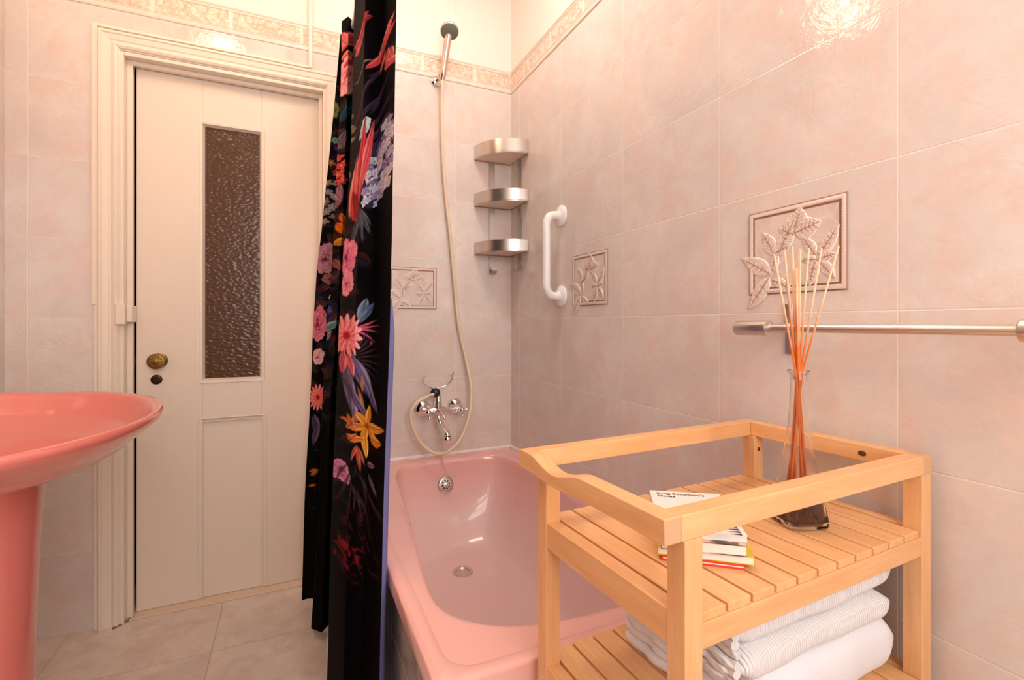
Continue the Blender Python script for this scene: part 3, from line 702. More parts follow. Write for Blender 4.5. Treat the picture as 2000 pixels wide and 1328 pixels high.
def windowed(fn, reach):
    "run a painter on the part of the cloth round (a, z) only"
    def run(a, z, *k, **kw):
        global PX, PZ, N1, N2, C
        R = reach(*k, **kw); full = (PX, PZ, N1, N2, C)
        i0, i1 = np.searchsorted(A, [a-R, a+R]); mid = PZ[min(max(int((i0+i1)//2), 0), na-1)]; j0, j1 = np.searchsorted(mid, [z-R*1.35, z+R*1.35])
        if i1 > i0 and j1 > j0:
            PX, PZ, N1, N2, C = [q_[i0:i1, j0:j1] for q_ in full]
            fn(a, z, *k, **kw)
        PX, PZ, N1, N2, C = full
    return run
rose = windowed(rose, lambda r, lo, mid, hi, sx=1.0, seed=0, zs=1.0: r*1.25*max(1, zs))
leaf = windowed(leaf, lambda ang, L, wd, *k, **kw: L+wd+.004)
dahlia = windowed(dahlia, lambda r, *k, **kw: r*1.2)
def blossom(a, z, r, lo, hi, rot):
    for k_ in range(5): leaf(a, z, rot+k_*1.257, r*(1+.15*math.sin(k_*2+rot)), r*.36, lo, hi, 1, False)
    leaf(a-.002, z, 0, .004, .002, (240, 220, 150), (250, 236, 190), 1, False)
q5 = np.random.RandomState(11)
MUTED = [(92, 40, 58), (60, 34, 64), (30, 52, 48), (110, 52, 44), (44, 50, 84), (128, 84, 96), (70, 66, 44)]
for k_ in range(170):
    cc = MUTED[q5.randint(7)]; leaf(q5.uniform(0, .1), q5.uniform(.75, 1.98), q5.rand()*6.28, q5.uniform(.025, .06), q5.uniform(.006, .013), [v*.35 for v in cc], cc, .85, k_ % 2 == 0)
for k_ in range(70):
    cc = MUTED[q5.randint(7)]; leaf(q5.uniform(.15, .22), q5.uniform(.6, 1.5), q5.rand()*6.28, q5.uniform(.03, .07), q5.uniform(.005, .011), [v*.3 for v in cc], [v*.8 for v in cc], .75, k_ % 2 == 0)
# front panel, from the top down
for k_, (a, z, an, L, wd) in enumerate([(.165, 1.60, .35, .13, .008), (.175, 1.66, .5, .12, .006), (.165, 1.53, .15, .13, .010), (.21, 1.70, -.1, .09, .005), (.18, 1.50, .3, .11, .006), (.165, 1.63, .8, .10, .006), (.19, 1.56, .25, .11, .008), (.22, 1.60, .6, .06, .006)]):
    leaf(a, z, an, L, wd, (44, 26, 44), (104, 72, 104), .8)
leaf(.165, 1.86, .2, .05, .016, (150, 30, 40), (240, 110, 110)); leaf(.170, 1.835, .6, .045, .014, (200, 60, 70), (250, 130, 124)); leaf(.175, 1.862, -.2, .05, .010, (120, 20, 30), (230, 90, 96))
leaf(.205, 1.725, .12, .09, .012, (190, 50, 56), (250, 120, 112)); leaf(.235, 1.735, .4, .06, .012, (210, 80, 80), (255, 150, 136)); leaf(.165, 1.76, -.35, .07, .003, (120, 120, 90), (180, 170, 130))
for k_ in range(6): leaf(.262+.008*(k_ % 3), 1.715-.012*k_, -2.0+.35*k_, .035, .007, (200, 70, 76), (255, 150, 140))
rose(.206, 1.578, .023, (70, 104, 112), (150, 184, 184), (222, 226, 214), .8, 1); leaf(.198, 1.52, -1.2, .05, .014, (96, 130, 134), (214, 222, 212)); rose(.209, 1.512, .020, (84, 110, 116), (170, 190, 190), (226, 226, 216), .8, 4, 1.4)
hydrangea(.250, 1.445, .046, .075, 3, 66); hydrangea(.270, 1.50, .022, .040, 8, 22); hydrangea(.236, 1.395, .030, .035, 9, 24)
leaf(.180, 1.36, 1.45, .25, .018, (150, 28, 44), (250, 110, 106)); leaf(.192, 1.40, 1.35, .19, .013, (190, 50, 60), (255, 150, 140)); leaf(.172, 1.37, 1.5, .17, .010, (230, 90, 84), (255, 176, 150)); leaf(.19, 1.345, 1.7, .11, .010, (120, 20, 34), (216, 70, 70))
for an, L in ((-1.4, .10), (-1.15, .09), (-1.75, .10), (-1.0, .07)): leaf(.196, 1.375, an, L, .006, (60, 58, 66), (150, 146, 156), .8)
rose(.172, 1.262, .036, (150, 30, 66), (224, 104, 140), (250, 176, 190), .62, 2, 1.5); rose(.176, 1.185, .024, (170, 40, 80), (236, 130, 156), (250, 190, 200), .6, 5, 1.4)
leaf(.214, 1.075, 1.35, .065, .016, (70, 84, 110), (160, 168, 190)); leaf(.222, 1.085, 1.0, .05, .008, (50, 66, 96), (130, 146, 180))
for an in (-.1, .12, -.5, .35): leaf(.20, 1.06, an, .065, .0025, (190, 60, 90), (236, 120, 140), 1, False)
R0, T0 = polar(.245, 1.025); over(soft(R0-.005), c3((200, 50, 90)))
for k_ in range(10): leaf(.205, .965+.004*k_, -.9+.22*k_, .07, .0022, (48, 30, 36), (110, 84, 96), .8, False)
leaf(.185, 1.00, -1.0, .16, .017, (66, 50, 84), (166, 142, 178)); leaf(.180, .96, -1.35, .16, .016, (84, 66, 100), (178, 154, 186)); leaf(.17, .93, -.9, .12, .012, (60, 44, 74), (150, 124, 160))
dahlia(.181, 1.040, .062, (214, 40, 56), (255, 168, 172), .66, .3)
leaf(.176, 1.0, -1.6, .07, .010, (200, 60, 80), (255, 170, 176)); leaf(.186, .99, -1.3, .06, .009, (220, 80, 96), (255, 170, 176))
for pts_ in ((.232, .86, 1.9, .06), (.225, .90, 1.6, .05)): leaf(pts_[0], pts_[1], pts_[2], pts_[3], .003, (190, 110, 40), (240, 170, 90))
lily(.240, .822, .052, (206, 112, 20), (250, 186, 84), .35); leaf(.252, .80, .2, .03, .012, (200, 110, 30), (244, 176, 80)); leaf(.236, .80, -1.5, .06, .011, (214, 130, 40), (252, 200, 110))
lily(.198, .815, .026, (214, 90, 40), (250, 160, 90), .1); leaf(.185, .775, .2, .05, .010, (206, 100, 30), (250, 170, 80)); leaf(.190, .765, .9, .04, .007, (190, 80, 40), (240, 150, 90))
for an, L in ((-1.4, .07), (-1.9, .05), (-1.1, .05)): leaf(.214, .765, an, L, .005, (170, 60, 40), (230, 130, 100))
leaf(.245, .73, .7, .03, .006, (110, 80, 96), (180, 150, 160)); leaf(.25, .715, -.9, .04, .006, (80, 60, 80), (150, 120, 140))
rose(.177, .672, .029, (150, 56, 116), (206, 118, 168), (232, 170, 200), .82, 3)
for k_ in range(14): leaf(.19+.007*(k_ % 7), .70-.01*(k_ % 5), -1.9+.12*k_, .08+.03*(k_ % 3), .0025, (34, 18, 22), (112, 74, 80), .75, False)
r_ = np.random.RandomState(3)
for k_ in range(46): leaf(.172+.10*r_.rand(), .42+.20*r_.rand(), r_.rand()*6.2, .022, .003, (60, 14, 16), (150, 44, 40), .55, False)
for k_ in range(20): leaf(.172+.05*r_.rand(), .455+.05*r_.rand(), r_.rand()*6.2, .02, .0035, (110, 16, 20), (190, 50, 50), .7, False)
# the two folds behind
def strip_scene(a0, a1, items):
    for it in items: it()
for k_ in range(10): leaf(.150+.012*r_.rand(), 1.42+.45*r_.rand(), r_.rand()*6.2, .022, .006, (120, 96, 72), (214, 190, 160), .9)
leaf(.060, 2.05, 1.0, .10, .016, (196, 60, 70), (255, 150, 140)); leaf(.072, 2.06, 1.9, .08, .014, (220, 90, 96), (255, 190, 176)); leaf(.060, 2.02, .6, .04, .012, (230, 90, 90), (255, 170, 150))
rose(.074, 1.955, .034, (206, 60, 80), (250, 150, 160), (255, 210, 200), .8, 3, 2.1); leaf(.066, 1.985, .9, .05, .009, (200, 40, 50), (250, 110, 100))
rose(.008, 1.875, .018, (60, 74, 44), (110, 120, 70), (150, 150, 96), .7, 2, 1.8); rose(.018, 1.76, .012, (50, 90, 60), (80, 140, 100), (130, 170, 120), 1, 2)
leaf(.062, 1.79, 1.2, .07, .012, (20, 36, 52), (46, 84, 110)); leaf(.062, 1.69, 1.4, .07, .012, (66, 50, 72), (140, 116, 140)); leaf(.070, 1.69, 1.8, .06, .010, (76, 58, 80), (156, 132, 152))
for a, z in ((.058, 1.66), (.068, 1.63), (.062, 1.60), (.072, 1.575)): blossom(a, z, .017, (170, 36, 36), (250, 120, 96), a*90)
for a, z, c in ((.012, 1.675, (216, 130, 70)), (.03, 1.64, (226, 110, 80)), (.008, 1.60, (200, 180, 120)), (.032, 1.60, (214, 206, 204)), (.012, 1.565, (196, 190, 196)), (.03, 1.55, (210, 196, 200)), (.006, 1.53, (180, 174, 180)), (.026, 1.51, (206, 196, 204)), (.012, 1.49, (214, 200, 196)), (.034, 1.475, (170, 160, 172)), (.008, 1.455, (206, 190, 190))):
    blossom(a, z, .015, [v*.45 for v in c], c, z*50)
leaf(.062, 1.48, 1.5, .09, .010, (130, 70, 90), (214, 160, 176)); leaf(.072, 1.50, 1.9, .08, .008, (150, 90, 110), (226, 180, 190))
for a, z in ((.070, 1.46), (.076, 1.425), (.064, 1.43)): leaf(a, z, -1.2, .06, .010, (200, 80, 20), (250, 140, 60))
leaf(.060, 1.35, .5, .04, .014, (190, 110, 20), (226, 160, 60))
rose(.022, 1.315, .046, (110, 50, 70), (186, 112, 130), (222, 160, 170), .62, 1, 1.3); rose(.038, 1.24, .022, (90, 44, 50), (150, 90, 90), (190, 130, 130), .8, 2)
leaf(.062, 1.30, -1.2, .05, .009, (130, 60, 60), (200, 120, 110)); rose(.052, 1.12, .018, (20, 34, 84), (50, 76, 150), (96, 120, 180), .8, 4); rose(.050, 1.17, .010, (150, 150, 180), (196, 190, 214), (230, 226, 236), 1, 2)
leaf(.05, 1.05, .8, .05, .012, (60, 100, 110), (170, 200, 204)); leaf(.045, 1.0, 1.2, .06, .010, (110, 90, 130), (200, 180, 210))
rose(.016, 1.07, .044, (150, 40, 66), (216, 100, 124), (240, 160, 170), .6, 6, 1.5); rose(.022, .95, .024, (190, 90, 110), (236, 160, 170), (250, 214, 214), .7, 1, 1.3)
dahlia(.026, .80, .050, (206, 30, 36), (255, 150, 140), .6, .9); leaf(.018, .74, -1.4, .09, .012, (60, 46, 74), (140, 116, 150)); leaf(.030, .70, -1.7, .08, .010, (70, 50, 74), (130, 106, 136))
leaf(.012, .53, .1, .03, .006, (190, 96, 20), (236, 150, 60)); leaf(.016, .515, .5, .026, .006, (170, 80, 20), (226, 140, 60)); leaf(.012, .475, .2, .024, .005, (190, 96, 20), (226, 140, 60))
for k_ in range(30): leaf(.005+.05*r_.rand(), .35+.4*r_.rand(), r_.rand()*6.2, .02, .003, (16, 30, 26), (40, 66, 56), .5, False)
# the print fades to plain black cloth at the foot
C *= .94
C = np.clip(C, 0.004, 1)
lin = np.where(C <= .04045, C/12.92, ((C+.055)/1.055)**2.4)
V = np.stack([CXX, CYY, ZG], -1).reshape(-1, 3)
# the hem of the nearer folds
idx = np.arange(na*nz).reshape(na, nz); q = np.stack([idx[:-1, :-1], idx[1:, :-1], idx[1:, 1:], idx[:-1, 1:]], -1).reshape(-1, 4)
cur = thing('shower_curtain', 'black floral shower curtain gathered in folds between the door and the pink tub', 'curtain', (.14, 1.5, 0))
me = bpy.data.meshes.new('printed_cloth'); O = np.array(cur.location)
me.from_pydata((V-O).tolist(), [], q.tolist())
ca = me.color_attributes.new('print', 'FLOAT_COLOR', 'POINT'); ca.data.foreach_set('color', np.concatenate([lin.reshape(-1, 3), np.ones((na*nz, 1))], 1).astype(np.float32).ravel())
me.polygons.foreach_set('use_smooth', [True]*len(q)); me.update()
t = NT('printed_satin'); at_ = t.n('ShaderNodeAttribute', attribute_name='print'); g = t.n('ShaderNodeTexCoord')
t.P(Base_Color=at_.outputs['Color'], Roughness=.7, Specular_IOR_Level=.05, Sheen_Weight=.0, Normal=t.bump(t.noise(g.outputs['Object'], 500, 2), .15, .0004)); me.materials.append(t.mat)
cloth = bpy.data.objects.new('printed_cloth', me); COL.objects.link(cloth); cloth.parent = cur; cloth.location = (0, 0, 0); WLOC[cloth.name] = Vector(cloth.location)
# the pale reverse of the cloth, turned back along the tub
m = MB(); rows = []
for z in np.linspace(.035, 1.13, 50):
    x8 = float(hermite(zk, [p[0] for p in CURT_V[8]][::-1], z)); y8 = float(hermite(zk, [p[1] for p in CURT_V[8]][::-1], z))
    off = .004+ (.013 if z < 1.05 else .013*max(0, 1-(z-1.05)/.12))
    if z < .47: off = .016
    rows.append([(x8+.0005, y8+.004, z), (x8+off*.6, y8+.014+.004*math.sin(z*9), z), (x8+off, y8+.028, z), (x8+off*1.1, y8+.16, z), (min(.207, x8+off+.01), y8+.40, z)])
m.loft(rows, False); obj('reverse_side', m, M_liner, cur, sm=True)['label'] = 'pale lavender blue reverse side of the cloth'
cr_ = thing('curtain_rod', 'thin white rod carrying the floral shower curtain', 'rod', (.205, YB, 2.16))
m = MB(); m.tube([(.203, YB-.001, 2.165), (.203, YN+.001, 2.165)], .007, 14); obj('rod', m, M_white, cr_, sm=True)

# ------------------------------------------------------------------ wash basin
bs = thing('wash_basin', 'salmon pink pedestal wash basin at the left edge', 'wash basin', (-.6, 1.27, 0))
BCX, BCY, BA, BB, BZ = -.60, 1.275, .445, .335, .878
def brow(s_, z, cx=BCX, cy=BCY, lift=0, n=128):
    out = []
    for j in range(n):
        a = 2*PI*j/n; c, s0 = math.cos(a), math.sin(a); e = 2/2.0
        x = cx+BB*s_*math.copysign(abs(c)**e, c); y = cy+BA*s_*math.copysign(abs(s0)**e, s0)
        zz = z+lift*max(0, (-(x-BCX)/BB))*.03+lift*max(0, (y-BCY)/BA)*.008
        out.append((max(x, XL+.002), y, zz))
    return out
prf = [(.30, .775), (.42, .780), (.60, .795), (.76, .818), (.88, .842), (.955, .860), (.985, .868), (.998, .875), (1.0, .880), (.992, .8855), (.975, .887), (.955, .8855), (.935, .882), (.922, .876), (.905, .866), (.87, .846), (.80, .815), (.68, .800), (.52, .790), (.34, .786), (.15, .784), (.03, .784)]
def shift(s_): return BCX+.05*(1-s_) if s_ < .9 else BCX
m = MB(); m.loft([brow(s_, z+(-.007 if 1 else 0), BCX+(.07*(1-s_) if i < 8 else .02*(1-s_)), BCY, 1) for i, (s_, z) in enumerate(prf)], True, True, True)
obj('basin_bowl', m, M_basin, bs, sm=True, auto=60)
m = MB(); pr_ = []
for z, rx, ry in ((0, .115, .12), (.03, .108, .115), (.2, .094, .098), (.45, .094, .098), (.65, .102, .105), (.74, .108, .112), (.785, .110, .116)):
    pr_.append([(-.565+rx*math.cos(2*PI*j/64), BCY+ry*math.sin(2*PI*j/64), z) for j in range(64)])
m.loft(pr_, True, True, True); obj('pedestal', m, M_basin, bs, sm=True)
# tap on the back ledge, beyond the frame edge
m = MB(); m.lathe([(.024, 0), (.022, .01), (.018, .05), (.016, .07)], 24, Matrix.Translation((-.79, BCY, BZ+.012))); m.tube(smooth([(-.79, BCY, BZ+.07), (-.74, BCY, BZ+.095), (-.69, BCY, BZ+.085), (-.68, BCY, BZ+.07)], 5), .010, 14)
obj('basin_tap', m, M_chrome, bs, sm=True)

# ------------------------------------------------------------------ wooden trolley
TR = thing('wooden_trolley', 'beech wood bathroom trolley with slatted shelves standing at the end of the tub', 'trolley', (.66, .59, 0))
# corners of the top frame (slightly turned against the wall)
cN, cR, cL, cB = Vector((.371, .414)), Vector((.953, .4405)), Vector((.3725, .764)), Vector((.9300+.012, .772))
ex = (cR-cN).normalized(); ey = Vector((-ex.y, ex.x))
LX = (cR-cN).length; LY = .339
def W3(u, v, z): p = cN+ex*u+ey*v; return Vector((p.x, p.y, z))
TM = Matrix.Translation((cN.x, cN.y, 0)) @ Matrix.Rotation(math.atan2(ex.y, ex.x), 4, 'Z')
ZTOP, RH, RW = .8585, .030, .0255
def lb(m, u0, u1, v0, v1, z0, z1, mi=0): m.box(u0, u1, v0, v1, z0, z1, mi, TM)
# legs
LW = .028; ou = .030
for (u, v) in ((ou, 0), (LX-LW-.001, 0), (ou, LY-LW-.010), (LX-LW-.001, LY-LW-.010)):
    m = MB(); lb(m, u, u+LW, v, v+LW, 0, ZTOP-RH); lg = obj('leg', m, M_wz, TR, bevel=.0015)
    if v == 0 and u == ou:
        m = MB(); m.sphere(TM @ Vector((u+.012, v+.0008, .665)), .0058, 8, sc=(1, .4, .75)); obj('knot', m, M_knot, lg)
    if v > 0 and u > ou:
        m = MB(); m.tube([TM @ Vector((u+.014, v+.001, .800)), TM @ Vector((u+.014, v-.0008, .800))], .0042, 16); obj('dowel_hole', m, M_knot, lg)
# top rails
m = MB(); lb(m, RW, LX, 0, RW, ZTOP-RH, ZTOP); obj('top_rail', m, M_wx, TR, bevel=.0015)
m = MB(); lb(m, RW, LX-.0, LY-RW, LY, ZTOP-RH, ZTOP); r2 = obj('top_rail', m, M_wx, TR, bevel=.0015)
m = MB(); lb(m, LX-.0262, LX+.0005, RW, LY-RW, ZTOP-RH+.0003, ZTOP-.0003); r3 = obj('top_rail', m, M_wy, TR, bevel=.0015)
m = MB(); m.sphere(TM @ Vector((LX-.0262, .09, ZTOP-.016)), .0062, 8, sc=(.4, 1.1, .8)); obj('knot', m, M_knot, r3)
m = MB(); lb(m, LX-.0255, LX+.0008, -.0006, RW+.0, ZTOP-RH-.0004, ZTOP+.0004); obj('end_grain_cap', m, M_end, TR, bevel=.001)
# handle rail with the scooped grip
m = MB(); rings = []
for i in range(81):
    v = LY*i/80; a = 1-v/LY     # a: 0 far end, 1 near end
    s_ = 0
    if .10 < a < .52:
        q = (a-.10)/.42; s_ = .5-.5*math.cos(2*PI*q); s_ = s_**.8
    zt = ZTOP-.0150*s_; zb = ZTOP-RH-.0045*s_
    rings.append([TM @ Vector((-.0005, v, zb)), TM @ Vector((RW, v, zb)), TM @ Vector((RW, v, zt)), TM @ Vector((-.0005, v, zt))])
m.loft(rings, True, False, True); m.f.append((0, 1, 2, 3)[::-1]); m.m.append(1)
obj('handle_rail', m, [M_wy, M_end], TR, bevel=.0015, sm=True, auto=30)
# shelves
def shelf(zt, nsl=11):
    m = MB(); lb(m, ou+LW, LX-LW, .002, .016, zt-.041, zt-.011); obj('shelf_rail', m, M_wx, TR, bevel=.0012)
    m = MB(); lb(m, ou+LW, LX-LW, LY-.016, LY-.002, zt-.041, zt-.011); obj('shelf_rail', m, M_wx, TR, bevel=.0012)
    m = MB(); lb(m, ou+.001, ou+.025, LW, LY-LW, zt-.041, zt+.001); obj('shelf_rail', m, M_wy, TR, bevel=.0012)
    m = MB(); lb(m, LX-.020, LX-.002, LW, LY-LW, zt-.041, zt-.001); obj('shelf_rail', m, M_wy, TR, bevel=.0012)
    m = MB(); u0, u1 = ou+LW+.0005, LX-LW-.0015; p_ = (u1-u0)/nsl
    for i in range(nsl):
        a, b = u0+i*p_+.0024, u0+(i+1)*p_-.0024
        v0, v1 = (.004, LY-.004)
        lb(m, a, b, v0, v1, zt-.011, zt)
    m_ = obj('shelf', m, M_wy, TR, bevel=.0012); m_['label'] = 'slatted beech shelf'
ZS1, ZS2 = .738, .498
for z in (ZS1, ZS2): shelf(z)

# ------------------------------------------------------------------ reed diffuser
df = thing('reed_diffuser', 'clear glass reed diffuser bottle with brown liquid on the trolley shelf', 'reed diffuser', (.775, .545, ZS1))
t = NT('clear_glass'); t.P(Base_Color=(1, .97, .95, 1), Roughness=.02, Transmission_Weight=1, IOR=1.45); M_glass = t.mat
t = NT('brown_oil'); t.P(Base_Color=(.14, .035, .012, 1), Roughness=.05, Transmission_Weight=.92, IOR=1.35); M_oil = t.mat
BC = Vector((.775, .545)); BROT = -.34
def flask_ring(hw, rc, z, n=48):
    out = []
    for j in range(n):
        a = 2*PI*j/n; c, s0 = math.cos(a), math.sin(a)
        # rounded square by superellipse, exponent falls to 2 in the neck
        e = 2/rc; x = hw*math.copysign(abs(c)**e, c); y = hw*math.copysign(abs(s0)**e, s0)
        out.append((BC.x+x*math.cos(BROT)-y*math.sin(BROT), BC.y+x*math.sin(BROT)+y*math.cos(BROT), z))
    return out
zb = ZS1+.0008
prof_b = [(.020, 5, 0), (.033, 6, .0008), (.0358, 6, .004), (.0355, 6, .010), (.031, 5, .040), (.0255, 4.2, .080), (.0195, 3.2, .125), (.0150, 2.5, .165), (.0128, 2.1, .200), (.0124, 2, .235), (.0128, 2, .250), (.0165, 2, .2535), (.0170, 2, .2555), (.0150, 2, .2565), (.0112, 2, .2560), (.0108, 2, .235), (.0112, 2.1, .200), (.0132, 2.5, .165), (.0178, 3.2, .125), (.0238, 4.2, .080), (.0290, 5, .040), (.0325, 6, .012), (.030, 6, .006), (.010, 4, .005)]
m = MB(); m.loft([flask_ring(a, b, zb+c) for a, b, c in prof_b], True, True, True); obj('glass_bottle', m, M_glass, df, sm=True, auto=60)
m = MB(); m.loft([flask_ring(a-.0002, b, zb+c) for a, b, c in ((.010, 4, .0052), (.0300, 6, .0062), (.0325, 6, .0122), (.0308, 5.6, .026), (.0290, 5, .040), (.0275, 4.8, .050))], True, True, True); obj('liquid', m, M_oil, df, sm=True, auto=60)
t = NT('reed'); g = t.n('ShaderNodeNewGeometry'); sep = t.n('ShaderNodeSeparateXYZ'); t.set(sep.inputs[0], g.outputs['Position'])
ns = t.noise(g.outputs['Position'], 60, 1); zz_ = t.math('ADD', sep.outputs[2], t.math('MULTIPLY', ns, .05))
t.P(Base_Color=t.mix(t.mapr(zz_, 1.05, 1.15, 1, 0), srgb(248, 208, 168), srgb(224, 116, 44)), Roughness=.55); M_reed = t.mat
# neck centre at z=zb+.25 ; tops measured on the photo plane
rd = []
right = Vector((math.cos(.535), -math.sin(.535)))     # across the view of the bottle
fwd = Vector((math.sin(.535), math.cos(.535)))
specs = [(-.041, -.006, 1.190, .012, .004), (-.019, .006, 1.197, .004, -.010), (-.011, -.004, 1.203, -.006, .012), (-.006, .010, 1.192, -.014, .002), (-.001, -.010, 1.196, .008, .008), (.0035, .004, 1.199, -.008, -.006), (.017, .000, 1.200, -.004, .010), (.036, -.002, 1.198, -.016, -.004), (.066, .004, 1.203, -.020, .004), (-.014, .012, 1.150, .014, -.004), (-.008, -.012, 1.165, .018, .010)]
for (a, b, z, c, d) in specs:
    top = BC+right*a+fwd*b; bot = BC+right*c*1.1+fwd*d*1.1
    nk = BC+right*(.0085*a/.066*.9+.0)+fwd*(.5*b*.5)
    nkz = zb+.255
    m = MB(); m.tube([Vector((bot.x, bot.y, zb+.010)), Vector((nk.x, nk.y, nkz)), Vector((top.x, top.y, z))], .00165, 8); obj('reed', m, M_reed, df, sm=True)

# ------------------------------------------------------------------ books
def book(label, corner, e1, wd, ln, z, thk, cover, pages, ct=.0012, name='book'):
    "corner: far-left corner; e1 along the short top edge, e2 towards the near side"
    e1 = Vector(e1).normalized(); e2 = Vector((e1.y, -e1.x)); c = Vector(corner); ctr = c+e1*wd/2+e2*ln/2
    M = Matrix(((e1.x, e2.x, 0, c.x), (e1.y, e2.y, 0, c.y), (0, 0, 1, 0), (0, 0, 0, 1)))
    th = thing(name, label, 'book', (ctr.x, ctr.y, z), 'stacked books on the trolley')
    def bx(m, a0, a1, b0, b1, z0, z1): m.box(a0, a1, b0, b1, z0, z1, 0, M)
    m = MB(); bx(m, 0, wd, 0, ln, z, z+ct); bx(m, 0, wd, 0, ln, z+thk-ct, z+thk); bx(m, 0, ct, 0, ln, z+ct, z+thk-ct); obj('cover', m, cover, th)
    m = MB(); bx(m, ct, wd-.0008, .0008, ln-.0008, z+ct, z+thk-ct); obj('pages', m, pages, th)
    return th, M
M_pages = simple('book_pages', srgb(244, 240, 230), .7, bump=(600, .3, .0004))
M_wcov = simple('white_cover', srgb(244, 242, 240), .35); M_ycov = simple('yellow_cover', srgb(226, 204, 40), .35); M_rcov = simple('red_cover', srgb(226, 62, 50), .35)
t = NT('picture_cover'); g = t.n('ShaderNodeTexCoord'); n1 = t.noise(g.outputs['Object'], 26, 3, .6); t.P(Base_Color=t.ramp(n1, [(.38, srgb(70, 48, 44)), (.47, srgb(150, 104, 84)), (.53, srgb(226, 200, 184)), (.62, srgb(196, 176, 180))]), Roughness=.35); M_pic = t.mat
def far_left(nr, e1, wd, ln):
    e1 = Vector(e1).normalized(); e2 = Vector((e1.y, -e1.x)); return Vector(nr)-e1*wd-e2*ln
zz = ZS1+.0006
E1 = (.77, -.64); book('thin red book at the bottom of the stack on the trolley', far_left((.560, .470), E1, .108, .150), E1, .108, .150, zz, .006, M_rcov, M_pages, .002); zz += .0062
book('yellow-covered book in the stack, third from the top', far_left((.571, .464), E1, .126, .168), E1, .126, .168, zz, .0115, M_ycov, M_pages); zz += .0117
E1 = (.80, -.60); book('thick book with a dark picture on its cover, second from the top', far_left((.562, .468), E1, .112, .168), E1, .112, .168, zz, .0150, M_pic, M_pages); zz += .0152
E1 = (.82, -.57); tb, TBM = book('white paperback with a printed title on top of the book stack', (.571, .676), E1, .115, .165, zz, .0095, M_wcov, M_pages); ztop = zz+.0097
def text(body, size, u, v, z, M, mat, parent, name='title_lettering'):
    cu = bpy.data.curves.new(name, 'FONT'); cu.body = body; cu.size = size; cu.extrude = .0001; cu.align_x = 'LEFT'
    tmp = bpy.data.objects.new('tmp_text', cu); COL.objects.link(tmp); dg = bpy.context.evaluated_depsgraph_get(); dg.update()
    me_ = bpy.data.meshes.new_from_object(tmp.evaluated_get(dg)); bpy.data.objects.remove(tmp)
    R3 = Matrix(((M[0][0], -M[0][1], 0, 0), (M[1][0], -M[1][1], 0, 0), (0, 0, 1, 0), (0, 0, 0, 1)))
    p = M @ Vector((u, v, 0)); me_.transform(R3); me_.materials.clear(); me_.materials.append(mat)
    o = bpy.data.objects.new(name, me_); COL.objects.link(o); o.parent = parent; o.location = Vector((p.x, p.y, z))-WLOC[parent.name]; WLOC[o.name] = Vector((p.x, p.y, z)); return o
M_ink = simple('brown_ink', srgb(74, 50, 48), .6)
text("King Solomon's\nMines", .0125, .010, .018, ztop+.0001, TBM, M_ink, tb)
m = MB()
for i in range(6): m.add([TBM @ Vector((.108, .120+i*.008, ztop)), TBM @ Vector((.108, .127+i*.008, ztop)), TBM @ Vector((.092, .1235+i*.008, ztop))], [(0, 1, 2)])
obj('cover_spikes', m, simple('purple_ink', srgb(88, 48, 84), .5), tb)

# ------------------------------------------------------------------ folded towels
def towelmat(name, ribbed, col):
    t = NT(name); g = t.n('ShaderNodeTexCoord')
    if ribbed:
        wv = t.n('ShaderNodeTexWave', bands_direction='X'); t.set(wv.inputs['Vector'], g.outputs['Object']); wv.inputs['Scale'].default_value = 62; wv.inputs['Distortion'].default_value = .6; wv.inputs['Detail'].default_value = 1
        h = wv.outputs['Fac']; nb = t.bump(h, .7, .0025)
    else: nb = None
    n1 = t.noise(g.outputs['Object'], 420, 2, .7)
    nrm = t.bump(n1, .5, .0012, nb)
    c = t.mix(n1, srgb(*[v*.93 for v in col]), srgb(*col))
    return t.P(Base_Color=c, Roughness=.95, Sheen_Weight=.3, Normal=nrm)
M_tw1 = towelmat('ribbed_towel', True, (252, 249, 250)); M_tw2 = towelmat('terry_towel', False, (247, 246, 252)); M_tw3 = towelmat('cream_ribbed_towel', True, (244, 232, 222))
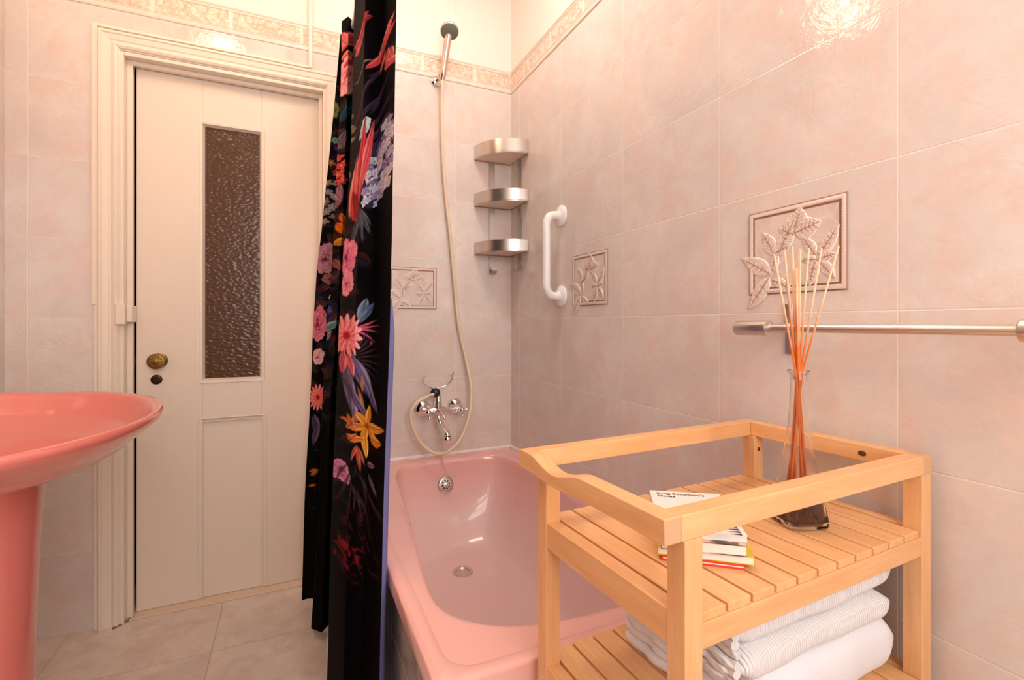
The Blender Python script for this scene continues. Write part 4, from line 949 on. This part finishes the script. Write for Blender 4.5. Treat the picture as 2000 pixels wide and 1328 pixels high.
def folded(name, label, u0, u1, v0, v1, z0, heights, thk, mat, sag=0, seed=0, taper=0, group='folded white towels on the trolley'):
    "serpentine of cloth: the folds face the near side; seen from the left end the layers show"
    r_ = np.random.RandomState(seed); prof = []; z = z0
    # outline of each fold: closed loop with round nose at v0
    m = MB(); nu = 60
    for li, h in enumerate(heights):
        vv0 = v0+r_.uniform(0, .008); uu0, uu1 = u0+r_.uniform(-.008, .008), u1-taper*(li)+r_.uniform(-.006, .006)
        loop = []
        for k_ in range(40):
            a = 2*PI*k_/40; c, s0 = math.cos(a), math.sin(a)
            vc = (vv0+v1)/2; hv = (v1-vv0)/2
            y = vc-hv*math.copysign(abs(c)**.25, c); zz_ = h/2*math.copysign(abs(s0)**.75, s0)
            # nose gets rounder towards v0
            loop.append((y, zz_))
        rings = []
        for i in range(nu+1):
            f_ = i/nu; u = uu0+(uu1-uu0)*f_
            endr = min(1, math.sin(min(1, f_*14)*PI/2))*min(1, math.sin(min(1, (1-f_)*10)*PI/2)); er = .35+.65*endr
            wob = .0022*math.sin(f_*7+li*2+seed)+.0012*math.sin(f_*19+li)
            zc = z+h/2-sag*(f_**2)
            rings.append([TM @ Vector((u, y+wob*(1 if y < (vv0+v1)/2 else 0)+(1-er)*.012*(1 if y < (vv0+v1)/2 else -1), zc+q_*er*(1+.05*math.sin(f_*11+li)))) for y, q_ in loop])
        m.loft(rings, True, True, True); z += h*.965
    # layer ridges at the left end
    nl = max(2, int(sum(heights)/thk)); H = z-z0
    for k_ in range(nl):
        zc = z0+H*(k_+.5)/nl; uu = u0-.004+r_.uniform(-.004, .004)
        rp = []
        for i in range(26):
            v = v0+.012+(v1-v0-.02)*i/25; rp.append(TM @ Vector((uu+.002*math.sin(i*1.3+k_)+.0015*r_.randn()*.4, v, zc+.0012*math.sin(i*.9+k_*2))))
        m.tube(rp, H/nl*.52, 8)
        rp = [TM @ Vector((uu+.002, v0+.012, zc)), TM @ Vector((uu+.02, v0+.006, zc)), TM @ Vector((uu+.06, v0+.0045, zc))]
    o = obj(name, m, mat, sm=True, auto=80); return tag(o, label, 'towel')
zt0 = ZS2+.001
folded('towel', 'thick white terry towel at the bottom of the pile under the trolley shelf', .205, .545, .024, .300, zt0, [.100], .02, M_tw2, 0, 2)
folded('towel', 'ribbed white towel folded on top of the pile under the trolley shelf', .158, .520, .020, .262, zt0+.0985, [.047, .046], .0125, M_tw1, 0, 5, -.02)

# ------------------------------------------------------------------ ceiling lamp above the basin (warm)
lp = thing('ceiling_lamp', 'round white ceiling lamp above the wash basin', 'lamp', (-.33, 1.39, 2.5))
M_l = NT('warm_lamp'); em = M_l.t.nodes['Principled BSDF']; em.inputs['Emission Color'].default_value = (1, .70, .44, 1); em.inputs['Emission Strength'].default_value = 42; em.inputs['Base Color'].default_value = (1, .9, .8, 1)
m = MB(); m.sphere((-.33, 1.39, 2.5), .075, 16); obj('lamp_globe', m, M_l.mat, lp, sm=True)
m = MB(); m.lathe([(.05, 0), (.05, .02)], 32, Matrix.Translation((-.33, 1.39, ZC-.021))); m.tube([(-.33, 1.39, 2.56), (-.33, 1.39, ZC-.02)], .012, 12); obj('lamp_base', m, M_white, lp, sm=True)

fl = thing('ceiling_lamp', 'added out-of-view fill lamp, a flat round dome above the bathtub', 'lamp', (.50, 1.35, ZC-.06))  # added fill lamp, out of view, evens out the light over the tub
M_l2 = NT('fill_lamp'); em = M_l2.t.nodes['Principled BSDF']; em.inputs['Emission Color'].default_value = (1, .88, .80, 1); em.inputs['Emission Strength'].default_value = 30
m = MB(); m.lathe([(.17, .045), (.17, .030), (.14, .008), (.07, .001), (.0001, 0)], 40, Matrix.Translation((.50, 1.35, ZC-.05))); obj('fill_dome', m, M_l2.mat, fl, sm=True)
